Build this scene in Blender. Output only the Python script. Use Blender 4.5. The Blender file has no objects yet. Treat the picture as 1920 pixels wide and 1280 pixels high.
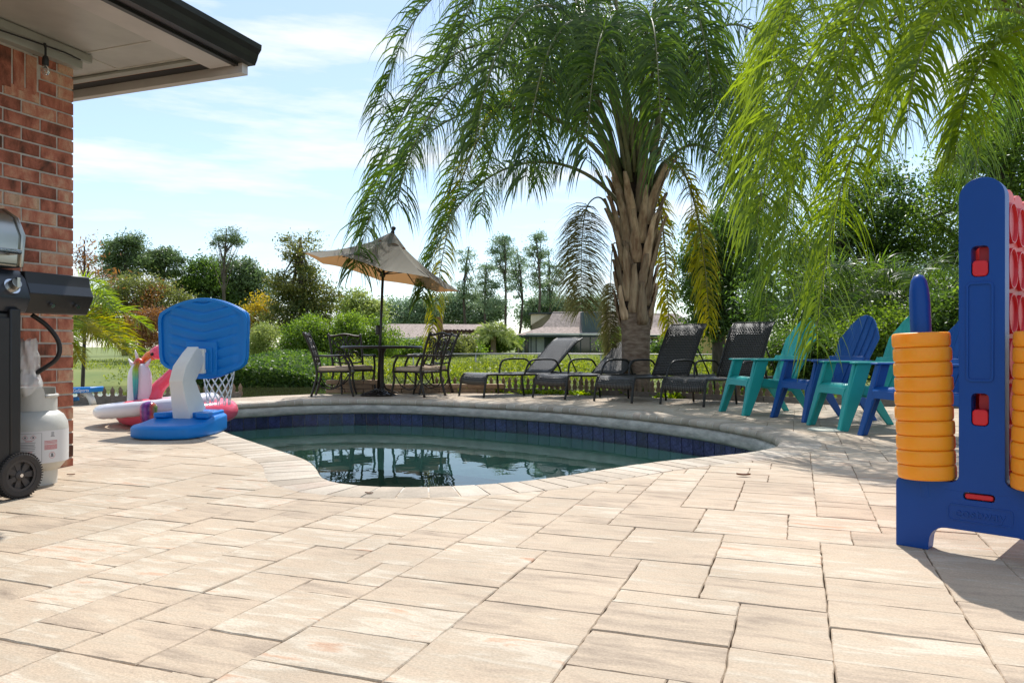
import bpy, bmesh, math, random
import numpy as np
from mathutils import Vector, Matrix
from mathutils.geometry import tessellate_polygon

random.seed(7)
rng = np.random.default_rng(11)
scene = bpy.context.scene
COL = scene.collection
R = math.radians

# ------------------------------------------------------------------ camera
F, H, CX, CY = 1440.0, 0.68, 960.0, 650.0      # focal length in photo pixels, eye height, horizon
cam_data = bpy.data.cameras.new('camera')
cam = bpy.data.objects.new('camera', cam_data)
COL.objects.link(cam)
cam.location = (0, 0, H)
cam.rotation_euler = (R(90), 0, 0)
cam_data.sensor_width = 36
cam_data.lens = F / 1920 * 36
cam_data.shift_y = 10 / 1920
cam_data.clip_start = 0.05
cam_data.clip_end = 3000
scene.camera = cam

def gp(px, py, z=0.0):
    """photo pixel -> point on the level z"""
    d = F * (H - z) / (py - CY)
    return Vector(((px - CX) / F * d, d, z))
def at(px, py, d):
    """photo pixel -> point at depth d"""
    return Vector(((px - CX) / F * d, d, H + (CY - py) / F * d))

# ------------------------------------------------------------------ sky and sun
SUN_EL, SUN_AZ = R(52), R(9)
world = bpy.data.worlds.new('World')
scene.world = world
world.use_nodes = True
wn, wl = world.node_tree.nodes, world.node_tree.links
wn.clear()
w_out = wn.new('ShaderNodeOutputWorld')
w_bg = wn.new('ShaderNodeBackground')
w_bg.inputs['Strength'].default_value = 0.15
w_sky = wn.new('ShaderNodeTexSky')
w_sky.sky_type = 'NISHITA'
w_sky.sun_disc = False
w_sky.sun_elevation = SUN_EL
w_sky.sun_rotation = SUN_AZ
w_sky.air_density = 1.0
w_sky.dust_density = 0.25
w_sky.ozone_density = 2.0
w_tc = wn.new('ShaderNodeTexCoord')
w_map = wn.new('ShaderNodeMapping')
w_map.inputs['Scale'].default_value = (2.2, 2.2, 13.0)
w_map.inputs['Location'].default_value = (0.35, 0.1, 0.25)
w_noise = wn.new('ShaderNodeTexNoise')
w_noise.inputs['Scale'].default_value = 1.7
w_noise.inputs['Detail'].default_value = 7
w_noise.inputs['Roughness'].default_value = 0.55
w_ramp = wn.new('ShaderNodeValToRGB')
w_ramp.color_ramp.elements[0].position = 0.42
w_ramp.color_ramp.elements[0].color = (0.36, 0.36, 0.36, 1)
w_ramp.color_ramp.elements[1].position = 0.66
w_ramp.color_ramp.elements[1].color = (0.5, 0.5, 0.5, 1)
w_mix = wn.new('ShaderNodeMixRGB')
w_mix.inputs['Color2'].default_value = (3.3, 3.95, 4.6, 1)
wl.new(w_tc.outputs['Generated'], w_map.inputs['Vector'])
wl.new(w_map.outputs[0], w_noise.inputs['Vector'])
wl.new(w_noise.outputs['Fac'], w_ramp.inputs['Fac'])
wl.new(w_ramp.outputs['Color'], w_mix.inputs['Fac'])
wl.new(w_sky.outputs['Color'], w_mix.inputs['Color1'])
w_ramp2 = wn.new('ShaderNodeValToRGB')          # thin white streaks over the veil
w_ramp2.color_ramp.elements[0].position = 0.50; w_ramp2.color_ramp.elements[0].color = (0, 0, 0, 1)
w_ramp2.color_ramp.elements[1].position = 0.66; w_ramp2.color_ramp.elements[1].color = (0.75, 0.75, 0.75, 1)
w_mix2 = wn.new('ShaderNodeMixRGB')
w_mix2.inputs['Color2'].default_value = (5.3, 5.45, 5.6, 1)
wl.new(w_noise.outputs['Fac'], w_ramp2.inputs['Fac'])
wl.new(w_ramp2.outputs['Color'], w_mix2.inputs['Fac'])
wl.new(w_mix.outputs['Color'], w_mix2.inputs['Color1'])
wl.new(w_mix2.outputs['Color'], w_bg.inputs['Color'])
wl.new(w_bg.outputs[0], w_out.inputs[0])

sun_data = bpy.data.lights.new('sun', 'SUN')
sun_data.energy = 3.75
sun_data.angle = R(0.55)
sun_data.color = (1.0, 0.97, 0.925)
sun = bpy.data.objects.new('sun', sun_data)
COL.objects.link(sun)
to_sun = Vector((math.sin(SUN_AZ) * math.cos(SUN_EL), math.cos(SUN_AZ) * math.cos(SUN_EL), math.sin(SUN_EL)))
sun.rotation_euler = to_sun.to_track_quat('Z', 'Y').to_euler()
sun.location = to_sun * 60

scene.view_settings.view_transform = 'Standard'
scene.view_settings.look = 'None'
scene.view_settings.exposure = 0.5
scene.view_settings.gamma = 1.0
scene.view_settings.use_curve_mapping = False
scene.render.engine = 'CYCLES'
scene.cycles.max_bounces = 8
scene.cycles.transparent_max_bounces = 16
scene.cycles.caustics_reflective = False
scene.cycles.caustics_refractive = False

# ------------------------------------------------------------------ materials
def new_mat(name):
    m = bpy.data.materials.new(name)
    m.use_nodes = True
    nt = m.node_tree
    return m, nt.nodes, nt.links, nt.nodes['Principled BSDF']

def mat(name, col, rough=0.5, metal=0.0, var=0.0, vscale=4.0, bump=0.0, bscale=40.0, col2=None,
        stretch=(1, 1, 1), spec=0.5, rand=0.0, coat=0.0, detail=4):
    m, n, l, p = new_mat(name)
    p.inputs['Roughness'].default_value = rough
    p.inputs['Metallic'].default_value = metal
    p.inputs['Specular IOR Level'].default_value = spec
    p.inputs['Coat Weight'].default_value = coat
    p.inputs['Base Color'].default_value = (*col, 1)
    tc = n.new('ShaderNodeTexCoord')
    mp = n.new('ShaderNodeMapping')
    mp.inputs['Scale'].default_value = stretch
    l.new(tc.outputs['Object'], mp.inputs['Vector'])
    last = None
    if var > 0 or col2 is not None:
        ns = n.new('ShaderNodeTexNoise')
        ns.inputs['Scale'].default_value = vscale
        ns.inputs['Detail'].default_value = detail
        ns.inputs['Roughness'].default_value = 0.6
        l.new(mp.outputs[0], ns.inputs['Vector'])
        rp = n.new('ShaderNodeValToRGB')
        rp.color_ramp.elements[0].position = 0.35
        rp.color_ramp.elements[1].position = 0.65
        c2 = col2 if col2 is not None else tuple(min(1, c * (1 + var)) for c in col)
        c1 = col if col2 is not None else tuple(c * (1 - var) for c in col)
        rp.color_ramp.elements[0].color = (*c1, 1)
        rp.color_ramp.elements[1].color = (*c2, 1)
        l.new(ns.outputs['Fac'], rp.inputs['Fac'])
        last = rp.outputs['Color']
    if rand > 0:
        oi = n.new('ShaderNodeObjectInfo')
        mr = n.new('ShaderNodeMapRange')
        mr.inputs['To Min'].default_value = 1 - rand
        mr.inputs['To Max'].default_value = 1 + rand
        l.new(oi.outputs['Random'], mr.inputs['Value'])
        hs = n.new('ShaderNodeHueSaturation')
        hs.inputs['Color'].default_value = (*col, 1)
        if last is not None:
            l.new(last, hs.inputs['Color'])
        l.new(mr.outputs[0], hs.inputs['Value'])
        last = hs.outputs['Color']
    if last is not None:
        l.new(last, p.inputs['Base Color'])
    if bump > 0:
        nb = n.new('ShaderNodeTexNoise')
        nb.inputs['Scale'].default_value = bscale
        nb.inputs['Detail'].default_value = 5
        l.new(mp.outputs[0], nb.inputs['Vector'])
        bp = n.new('ShaderNodeBump')
        bp.inputs['Strength'].default_value = bump
        bp.inputs['Distance'].default_value = 0.01
        l.new(nb.outputs['Fac'], bp.inputs['Height'])
        l.new(bp.outputs[0], p.inputs['Normal'])
    return m

def leaf_mat(name, c_dark, c_light, trans=0.45, tcol=None, rough=0.45, spec=0.35):
    """leaves: per-leaf colour from the face attribute 'tint', light passes through"""
    m, n, l, p = new_mat(name)
    at_ = n.new('ShaderNodeAttribute')
    at_.attribute_name = 'tint'
    rp = n.new('ShaderNodeValToRGB')
    rp.color_ramp.elements[0].color = (*c_dark, 1)
    rp.color_ramp.elements[1].color = (*c_light, 1)
    l.new(at_.outputs['Fac'], rp.inputs['Fac'])
    l.new(rp.outputs['Color'], p.inputs['Base Color'])
    p.inputs['Roughness'].default_value = rough
    p.inputs['Specular IOR Level'].default_value = spec
    tr = n.new('ShaderNodeBsdfTranslucent')
    hs = n.new('ShaderNodeHueSaturation')
    hs.inputs['Value'].default_value = 2.1
    hs.inputs['Saturation'].default_value = 1.15
    l.new(rp.outputs['Color'], hs.inputs['Color'])
    if tcol:
        mx0 = n.new('ShaderNodeMixRGB')
        mx0.inputs['Fac'].default_value = 0.5
        l.new(hs.outputs['Color'], mx0.inputs['Color1'])
        mx0.inputs['Color2'].default_value = (*tcol, 1)
        l.new(mx0.outputs['Color'], tr.inputs['Color'])
    else:
        l.new(hs.outputs['Color'], tr.inputs['Color'])
    mx = n.new('ShaderNodeMixShader')
    mx.inputs['Fac'].default_value = trans
    out = n['Material Output']
    l.new(p.outputs[0], mx.inputs[1])
    l.new(tr.outputs[0], mx.inputs[2])
    l.new(mx.outputs[0], out.inputs['Surface'])
    return m

def tint_mat(name, stops, rough=0.7, streak=None, bump=0.3, rot=0.0, spec=0.3, nscale=3.0, mixnoise=0.5, bdist=0.004):
    """stone pieces: colour picked by the piece's 'tint' attribute plus streaky noise"""
    m, n, l, p = new_mat(name)
    p.inputs['Roughness'].default_value = rough
    p.inputs['Specular IOR Level'].default_value = spec
    a = n.new('ShaderNodeAttribute'); a.attribute_name = 'tint'
    tc = n.new('ShaderNodeTexCoord')
    mp = n.new('ShaderNodeMapping')
    mp.inputs['Rotation'].default_value = (0, 0, rot)
    l.new(tc.outputs['Object'], mp.inputs['Vector'])
    mp2 = n.new('ShaderNodeMapping')
    mp2.inputs['Scale'].default_value = streak or (1, 1, 1)
    l.new(mp.outputs[0], mp2.inputs['Vector'])
    # shift the pattern from piece to piece
    cx = n.new('ShaderNodeCombineXYZ')
    mul = n.new('ShaderNodeMath'); mul.operation = 'MULTIPLY'; mul.inputs[1].default_value = 37.0
    l.new(a.outputs['Fac'], mul.inputs[0])
    l.new(mul.outputs[0], cx.inputs['Z'])
    l.new(mul.outputs[0], cx.inputs['X'])
    va = n.new('ShaderNodeVectorMath'); va.operation = 'ADD'
    l.new(mp2.outputs[0], va.inputs[0]); l.new(cx.outputs[0], va.inputs[1])
    ns = n.new('ShaderNodeTexNoise')
    ns.inputs['Scale'].default_value = nscale
    ns.inputs['Detail'].default_value = 8
    ns.inputs['Roughness'].default_value = 0.62
    ns.inputs['Distortion'].default_value = 0.4
    l.new(va.outputs[0], ns.inputs['Vector'])
    mr = n.new('ShaderNodeMapRange')
    mr.inputs['From Min'].default_value = 0.28; mr.inputs['From Max'].default_value = 0.72
    l.new(ns.outputs['Fac'], mr.inputs['Value'])
    mxf = n.new('ShaderNodeMix'); mxf.data_type = 'FLOAT'
    mxf.inputs[0].default_value = mixnoise
    l.new(a.outputs['Fac'], mxf.inputs[2]); l.new(mr.outputs[0], mxf.inputs[3])
    rp = n.new('ShaderNodeValToRGB')
    els = rp.color_ramp.elements
    while len(els) < len(stops):
        els.new(0.5)
    for e, (pos, c) in zip(els, stops):
        e.position = pos; e.color = (*c, 1)
    l.new(mxf.outputs[0], rp.inputs['Fac'])
    fine = n.new('ShaderNodeTexNoise')
    fine.inputs['Scale'].default_value = 160
    fine.inputs['Detail'].default_value = 3
    l.new(mp.outputs[0], fine.inputs['Vector'])
    mr2 = n.new('ShaderNodeMapRange')
    mr2.inputs['From Min'].default_value = 0.3; mr2.inputs['From Max'].default_value = 0.7
    mr2.inputs['To Min'].default_value = 0.86; mr2.inputs['To Max'].default_value = 1.1
    l.new(fine.outputs['Fac'], mr2.inputs['Value'])
    # broad stains and traffic dirt across many pieces
    st = n.new('ShaderNodeTexNoise')
    st.inputs['Scale'].default_value = 1.3
    st.inputs['Detail'].default_value = 6
    st.inputs['Roughness'].default_value = 0.65
    l.new(tc.outputs['Object'], st.inputs['Vector'])
    mr3 = n.new('ShaderNodeMapRange')
    mr3.inputs['From Min'].default_value = 0.35; mr3.inputs['From Max'].default_value = 0.6
    mr3.inputs['To Min'].default_value = 0.84; mr3.inputs['To Max'].default_value = 1.04
    l.new(st.outputs['Fac'], mr3.inputs['Value'])
    mv = n.new('ShaderNodeMath'); mv.operation = 'MULTIPLY'
    l.new(mr2.outputs[0], mv.inputs[0]); l.new(mr3.outputs[0], mv.inputs[1])
    hs = n.new('ShaderNodeHueSaturation')
    l.new(rp.outputs['Color'], hs.inputs['Color'])
    l.new(mv.outputs[0], hs.inputs['Value'])
    l.new(hs.outputs['Color'], p.inputs['Base Color'])
    ad = n.new('ShaderNodeMath'); ad.operation = 'MULTIPLY_ADD'
    ad.inputs[1].default_value = 0.25
    l.new(fine.outputs['Fac'], ad.inputs[0]); l.new(ns.outputs['Fac'], ad.inputs[2])
    bp = n.new('ShaderNodeBump')
    bp.inputs['Strength'].default_value = bump
    bp.inputs['Distance'].default_value = bdist
    l.new(ad.outputs[0], bp.inputs['Height'])
    l.new(bp.outputs[0], p.inputs['Normal'])
    return m

# ------------------------------------------------------------------ mesh helpers
def link(o, parent=None):
    COL.objects.link(o)
    if parent is not None:
        o.parent = parent
    return o

def thing(name, label, cat, loc=(0, 0, 0), rz=0.0, group=None):
    o = bpy.data.objects.new(name, None)
    o.empty_display_size = 0.1
    o.location = loc
    o.rotation_euler = (0, 0, rz)
    return link(tag(o, label, cat, group))

def tag(o, label, cat, group=None, kind=None):
    if label: o['label'] = label
    if cat: o['category'] = cat
    if group: o['group'] = group
    if kind: o['kind'] = kind
    return o

def structure(o):
    o['kind'] = 'structure'
    return o

def copy_tree(o, parent=None):
    c = o.copy()
    COL.objects.link(c)
    c.parent = parent
    for ch in o.children:
        copy_tree(ch, c)
    return c

def np_mesh(name, V, Q, tint=None):
    """mesh from numpy vertices and equal-sized faces"""
    V = np.asarray(V, dtype=np.float32); Q = np.asarray(Q, dtype=np.int32)
    me = bpy.data.meshes.new(name)
    nf, k = Q.shape
    me.vertices.add(len(V)); me.vertices.foreach_set('co', V.ravel())
    me.loops.add(nf * k); me.loops.foreach_set('vertex_index', Q.ravel())
    me.polygons.add(nf)
    me.polygons.foreach_set('loop_start', np.arange(0, nf * k, k, dtype=np.int32))
    me.polygons.foreach_set('loop_total', np.full(nf, k, dtype=np.int32))
    if tint is not None:
        at_ = me.attributes.new('tint', 'FLOAT', 'FACE')
        at_.data.foreach_set('value', np.asarray(tint, dtype=np.float32))
    me.update(calc_edges=True)
    return me

def mesh_obj(name, me, material, parent=None):
    o = bpy.data.objects.new(name, me)
    me.materials.append(material)
    return link(o, parent)

class MB:
    """collects shapes, builds one mesh object"""
    def __init__(self):
        self.v, self.f, self.t, self.tint = [], [], [], None
    def add(self, V, Fc, tint=0.5):
        b = len(self.v)
        self.v += [tuple(p) for p in V]
        self.f += [tuple(i + b for i in f) for f in Fc]
        self.t += [tint] * len(Fc)
        return self
    def box(self, c, s, M=None, tint=0.5):
        hx, hy, hz = s[0] / 2, s[1] / 2, s[2] / 2
        P = [Vector((c[0] + x * hx, c[1] + y * hy, c[2] + z * hz)) for z in (-1, 1) for y in (-1, 1) for x in (-1, 1)]
        if M is not None: P = [M @ p for p in P]
        return self.add(P, [(0, 2, 3, 1), (4, 5, 7, 6), (0, 1, 5, 4), (2, 6, 7, 3), (0, 4, 6, 2), (1, 3, 7, 5)], tint)
    def prism(self, poly, d0, d1, M=None, holes=(), tint=0.5):
        """poly in local XY, extruded along Z"""
        M = M or Matrix.Identity(4)
        def area(L): return sum(L[i - 1][0] * L[i][1] - L[i][0] * L[i - 1][1] for i in range(len(L)))
        poly = list(poly) if area(poly) > 0 else list(reversed(poly))
        holes = [list(h) if area(h) < 0 else list(reversed(h)) for h in holes]
        loops = [poly] + holes
        P, faces, off, idx = [], [], 0, []
        n_all = sum(len(L) for L in loops)
        for L in loops:
            P += [Vector((x, y, d1)) for x, y in L]
        for L in loops:
            P += [Vector((x, y, d0)) for x, y in L]
        if holes:
            tris = tessellate_polygon([[Vector((x, y, 0)) for x, y in L] for L in loops])
            fl = [p for L in loops for p in L]
            for t in tris:
                a, b, c = (fl[i] for i in t)
                cr = (b[0] - a[0]) * (c[1] - a[1]) - (b[1] - a[1]) * (c[0] - a[0])
                t = tuple(t) if cr > 0 else (t[0], t[2], t[1])
                faces.append(t)
                faces.append(tuple(i + n_all for i in reversed(t)))
        else:
            faces.append(tuple(range(n_all)))
            faces.append(tuple(reversed(range(n_all, 2 * n_all))))
        for L in loops:
            k = len(L)
            for i in range(k):
                a, b = off + i, off + (i + 1) % k
                faces.append((a, a + n_all, b + n_all, b))
            off += k
        return self.add([M @ p for p in P], faces, tint)
    def sweep(self, pts, rad, seg=8, closed=False, cap=True, flat=1.0, tint=0.5, up=None):
        """tube along a polyline, rad a number or one per point; flat squeezes the section"""
        pts = [Vector(p) for p in pts]
        n = len(pts)
        rad = [rad] * n if isinstance(rad, (int, float)) else rad
        V, Fc = [], []
        prev = None
        for i, p in enumerate(pts):
            if closed: t = (pts[(i + 1) % n] - pts[i - 1])
            else: t = pts[min(i + 1, n - 1)] - pts[max(i - 1, 0)]
            t.normalize()
            if prev is None:
                ref = Vector(up) if up else (Vector((0, 0, 1)) if abs(t.z) < 0.9 else Vector((1, 0, 0)))
                a = t.cross(ref).normalized()
            else:
                a = (prev - t * prev.dot(t))
                a = a.normalized() if a.length > 1e-6 else t.orthogonal().normalized()
            b = t.cross(a)
            prev = a
            for k in range(seg):
                w = 2 * math.pi * k / seg
                V.append(p + a * (math.cos(w) * rad[i]) + b * (math.sin(w) * rad[i] * flat))
        m = n if closed else n - 1
        for i in range(m):
            for k in range(seg):
                a0, a1 = i * seg + k, i * seg + (k + 1) % seg
                b0, b1 = ((i + 1) % n) * seg + k, ((i + 1) % n) * seg + (k + 1) % seg
                Fc.append((a0, a1, b1, b0))
        if cap and not closed:
            Fc.append(tuple(reversed(range(seg))))
            Fc.append(tuple(range((n - 1) * seg, n * seg)))
        return self.add(V, Fc, tint)
    def lathe(self, prof, seg=24, M=None, tint=0.5):
        """profile of (radius, z) turned round Z"""
        M = M or Matrix.Identity(4)
        V, Fc = [], []
        n = len(prof)
        for k in range(seg):
            w = 2 * math.pi * k / seg
            for r, z in prof:
                V.append(M @ Vector((r * math.cos(w), r * math.sin(w), z)))
        for k in range(seg):
            for i in range(n - 1):
                a, b = k * n + i, ((k + 1) % seg) * n + i
                Fc.append((a, b, b + 1, a + 1))
        return self.add(V, Fc, tint)
    def grid(self, pts, tint=0.5):
        """pts[i][j] grid sheet"""
        n, k = len(pts), len(pts[0])
        V = [p for row in pts for p in row]
        Fc = [(i * k + j, i * k + j + 1, (i + 1) * k + j + 1, (i + 1) * k + j) for i in range(n - 1) for j in range(k - 1)]
        return self.add(V, Fc, tint)
    def mesh(self, name, smooth=False, weld=False):
        me = bpy.data.meshes.new(name)
        me.from_pydata(self.v, [], self.f)
        a = me.attributes.new('tint', 'FLOAT', 'FACE')
        a.data.foreach_set('value', self.t)
        if weld:
            bm = bmesh.new(); bm.from_mesh(me)
            bmesh.ops.remove_doubles(bm, verts=bm.verts, dist=1e-5)
            bmesh.ops.recalc_face_normals(bm, faces=bm.faces)
            bm.to_mesh(me); bm.free()
        if smooth:
            me.shade_smooth()
        me.update()
        return me
    def build(self, name, material, parent=None, smooth=False, bevel=0.0, seg=2, solid=0.0, sub=0, weld=False, auto=None):
        me = self.mesh(name, smooth, weld)
        o = mesh_obj(name, me, material, parent)
        if solid:
            md = o.modifiers.new('solid', 'SOLIDIFY'); md.thickness = solid; md.offset = 0
        if bevel:
            md = o.modifiers.new('bevel', 'BEVEL'); md.width = bevel; md.segments = seg; md.limit_method = 'ANGLE'
            md.angle_limit = R(35)
            me.shade_smooth()
            if hasattr(me, 'set_sharp_from_angle'): me.set_sharp_from_angle(angle=R(50))
        if sub:
            md = o.modifiers.new('sub', 'SUBSURF'); md.levels = sub; md.render_levels = sub
            me.shade_smooth()
        if auto:
            me.shade_smooth(); me.set_sharp_from_angle(angle=R(auto))
        return o

def bez(p0, p1, p2, n):
    p0, p1, p2 = Vector(p0), Vector(p1), Vector(p2)
    return [p0 * (1 - t) ** 2 + p1 * 2 * t * (1 - t) + p2 * t * t for t in [i / (n - 1) for i in range(n)]]

def catmull(P, per=8, closed=True):
    P = [Vector(p) for p in P]
    n, out = len(P), []
    rngi = range(n) if closed else range(n - 1)
    for i in rngi:
        if closed: a, b, c, d = P[i - 1], P[i], P[(i + 1) % n], P[(i + 2) % n]
        else: a, b, c, d = P[max(i - 1, 0)], P[i], P[i + 1], P[min(i + 2, n - 1)]
        for k in range(per):
            t = k / per
            out.append(0.5 * (2 * b + (c - a) * t + (2 * a - 5 * b + 4 * c - d) * t * t + (3 * b - a - 3 * c + d) * t ** 3))
    if not closed: out.append(P[-1])
    return out

def resample(P, step=None, n=None, closed=True):
    P = [Vector(p) for p in P]
    Q = P + [P[0]] if closed else P
    L = [0.0]
    for a, b in zip(Q, Q[1:]): L.append(L[-1] + (b - a).length)
    n = n or max(3, int(round(L[-1] / step)))
    out, j = [], 0
    for i in range(n if closed else n + 1):
        s = L[-1] * i / n
        while j < len(L) - 2 and L[j + 1] < s: j += 1
        k = (s - L[j]) / max(1e-9, L[j + 1] - L[j])
        out.append(Q[j].lerp(Q[j + 1], min(1, k)))
    return out

def frame_mat(o, x, z):
    """matrix with origin o, X axis x, Z axis z"""
    x = Vector(x).normalized(); z = Vector(z).normalized()
    y = z.cross(x).normalized(); z = x.cross(y)
    M = Matrix((x, y, z)).transposed().to_4x4()
    M.translation = Vector(o)
    return M

# ================================================================== THE SETTING
U = Vector((0.349, 0.937, 0)).normalized()     # direction of the house wall and one paver joint family
N = Vector((U.y, -U.x, 0))                     # out of the wall
UA = math.atan2(U.y, U.x)

m_paver = tint_mat('paver_stone', [(0.0, (0.28, 0.21, 0.15)), (0.25, (0.44, 0.34, 0.245)), (0.42, (0.53, 0.41, 0.29)),
                                   (0.58, (0.50, 0.40, 0.29)), (0.72, (0.61, 0.52, 0.40)), (0.82, (0.57, 0.395, 0.27)), (1.0, (0.46, 0.25, 0.155))],
                   rough=0.75, streak=(1.0, 4.2, 1), bump=0.8, rot=-(UA - math.pi / 2), nscale=4.2, mixnoise=0.66, bdist=0.007)
m_coping = tint_mat('coping_stone', [(0.0, (0.33, 0.275, 0.215)), (0.35, (0.50, 0.41, 0.31)), (0.7, (0.58, 0.50, 0.40)), (1.0, (0.44, 0.32, 0.24))],
                    rough=0.75, bump=0.4, nscale=9, mixnoise=0.32)
m_sand = mat('joint_sand', (0.17, 0.115, 0.075), 0.95, var=0.4, vscale=30)
m_lip = mat('old_concrete', (0.50, 0.47, 0.41), 0.9, var=0.25, vscale=7, bump=0.6, bscale=60, stretch=(1, 1, 3))
m_soil = mat('soil', (0.10, 0.075, 0.045), 0.95, col2=(0.09, 0.12, 0.035), vscale=1.4, bump=0.8, bscale=18)
m_lawn = mat('lawn', (0.11, 0.155, 0.025), 0.9, col2=(0.20, 0.22, 0.045), vscale=0.35, bump=0.9, bscale=9, detail=8)

# ---- pool outline (inner edge of the coping, deck level), traced on the deck plane
near_px = [(422, 808), (503, 836), (547, 850), (583, 863), (597, 878), (601, 893), (620, 903), (665, 910), (735, 913), (806, 912),
           (900, 908), (1003, 899), (1106, 883), (1209, 867), (1312, 857), (1398, 848), (1440, 841), (1461, 832)]
far_px = [(1454, 819), (1424, 809), (1381, 800), (1312, 789), (1244, 781), (1175, 774), (1106, 768), (1037, 763), (969, 759), (900, 755.5),
          (800, 751), (712, 749), (650, 749), (556, 751), (494, 754), (431, 757)]
ctrl = [gp(*p) for p in near_px] + [gp(*p) for p in far_px] + [Vector((-3.62, 8.75, 0)), Vector((-3.35, 8.1, 0)), Vector((-2.85, 7.2, 0)), Vector((-2.5, 6.6, 0))]
pool = resample(catmull(ctrl, 8), n=160)
def smooth_loop(P, it):
    for _ in range(it):
        P = [(P[i - 1] + P[i] * 2 + P[(i + 1) % len(P)]) / 4 for i in range(len(P))]
    return P
pool = resample(smooth_loop(pool, 3), n=160)
if sum(pool[i - 1].x * pool[i].y - pool[i].x * pool[i - 1].y for i in range(len(pool))) < 0:
    pool.reverse()
def offset(P, d):
    out = []
    for i in range(len(P)):
        t = P[(i + 1) % len(P)] - P[i - 1]
        out.append(P[i] + Vector((t.y, -t.x, 0)).normalized() * d)
    return out
def inside(p, poly):
    c = False
    for i in range(len(poly)):
        a, b = poly[i - 1], poly[i]
        if (a.y > p.y) != (b.y > p.y) and p.x < (b.x - a.x) * (p.y - a.y) / (b.y - a.y) + a.x:
            c = not c
    return c

# ---- deck edge towards the canal
deck_far = [Vector(p) for p in ((-11.0, 5.6, 0), (-6.6, 8.05, 0))] + [gp(140, 760), gp(342, 751), gp(500, 742.5), gp(590, 738.5)] + \
           [Vector(p) for p in ((-1.6, 11.35, 0), (0.3, 11.15, 0), (1.4, 10.65, 0), (2.2, 10.05, 0), (3.0, 9.45, 0), (4.2, 8.75, 0), (7.5, 7.4, 0))]
deck_poly = [Vector((7.5, -3.0, 0)), *reversed(deck_far), Vector((-11.0, -3.0, 0))]

def flat_with_hole(name, outer, hole, z, material):
    loops = [[Vector((p.x, p.y, 0)) for p in outer], [Vector((p.x, p.y, 0)) for p in hole]]
    tris = tessellate_polygon(loops)
    V = [Vector((p.x, p.y, z)) for L in loops for p in L]
    Fc = []
    for t in tris:
        a, b, c = (V[i] for i in t)
        Fc.append(tuple(t) if (b - a).cross(c - a).z > 0 else (t[0], t[2], t[1]))
    return MB().add(V, Fc).build(name, material)

deck_hole = offset(pool, 0.14)
patio = structure(flat_with_hole('patio', deck_poly, deck_hole, -0.028, m_sand))

# ---- near shore ground, falling to the canal beyond the deck
shore = [p + Vector((0, 1.15, 0)) for p in deck_far]
shore[0] = Vector((-60, 4.5, 0)); shore[-1] = Vector((60, 12.0, 0))
shore.insert(-1, Vector((9, 11.0, 0)))
ground_poly = [Vector((60, -40, 0)), *reversed(shore), Vector((-60, -40, 0))]
ground = structure(flat_with_hole('ground', ground_poly, offset(pool, 0.2), -0.075, m_soil))
mb = MB()
rows = [[p + Vector((0, 0, -0.075)) for p in shore], [p + Vector((0, 0.35, -0.45)) for p in shore], [p + Vector((0, 0.75, -2.2)) for p in shore]]
mb.grid(rows)
structure(mb.build('shore_bank', m_soil))

# ---- canal
def water_mat(name, through, tint_fac, wave, wscale, stretch=(1, 1, 1), deep=None):
    m, n, l, p = new_mat(name)
    n.remove(p)
    out = n['Material Output']
    tc = n.new('ShaderNodeTexCoord'); mp = n.new('ShaderNodeMapping')
    mp.inputs['Scale'].default_value = stretch
    l.new(tc.outputs['Object'], mp.inputs['Vector'])
    ns = n.new('ShaderNodeTexNoise'); ns.inputs['Scale'].default_value = wscale; ns.inputs['Detail'].default_value = 2.5
    l.new(mp.outputs[0], ns.inputs['Vector'])
    bp = n.new('ShaderNodeBump'); bp.inputs['Strength'].default_value = wave; bp.inputs['Distance'].default_value = 0.02
    l.new(ns.outputs['Fac'], bp.inputs['Height'])
    fr = n.new('ShaderNodeFresnel'); fr.inputs['IOR'].default_value = 1.33
    l.new(bp.outputs[0], fr.inputs['Normal'])
    gl = n.new('ShaderNodeBsdfGlossy'); gl.inputs['Roughness'].default_value = 0.01
    l.new(bp.outputs[0], gl.inputs['Normal'])
    if deep is None:
        tr = n.new('ShaderNodeBsdfTransparent'); tr.inputs['Color'].default_value = (*through, 1)
    else:
        tr = n.new('ShaderNodeBsdfDiffuse'); tr.inputs['Color'].default_value = (*deep, 1)
    mx = n.new('ShaderNodeMixShader')
    l.new(fr.outputs[0], mx.inputs['Fac'])
    l.new(tr.outputs[0], mx.inputs[1]); l.new(gl.outputs[0], mx.inputs[2])
    l.new(mx.outputs[0], out.inputs['Surface'])
    return m
m_poolwater = water_mat('pool_water', (0.50, 0.78, 0.70), 0, 0.075, 3.6)
m_canalwater = water_mat('canal_water', None, 0, 0.10, 1.2, (1, 3, 1), deep=(0.045, 0.05, 0.02))

structure(MB().add([(-140, 5, -0.9), (140, 5, -0.9), (140, 34, -0.9), (-140, 34, -0.9)], [(0, 1, 2, 3)]).build('canal_water', m_canalwater))
# ---- far bank and lawn, out to the horizon
xs = np.linspace(-140, 140, 57)
bank_prof = [(29.6, -1.4), (30.6, -0.93), (31.6, -0.74), (33.5, -0.56), (36.5, -0.34), (41, -0.22), (55, -0.2), (75, -0.2), (110, -0.2), (220, 0.0), (900, 0.2)]
def bank_z(y):
    return float(np.interp(y, [a for a, b in bank_prof], [b for a, b in bank_prof]))
rows = []
for k, (y, z) in enumerate(bank_prof):
    f = 1 if y < 100 else y / 90
    rows.append([Vector((x * f, y + (0.5 * math.sin(x * 0.7) + 0.3 * math.sin(x * 1.9)) * (k < 5), z + (0.05 * math.sin(x * 1.3 + y) if k > 1 else 0))) for x in xs])
structure(MB().grid(rows).build('far_bank', m_lawn, smooth=True))

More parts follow.
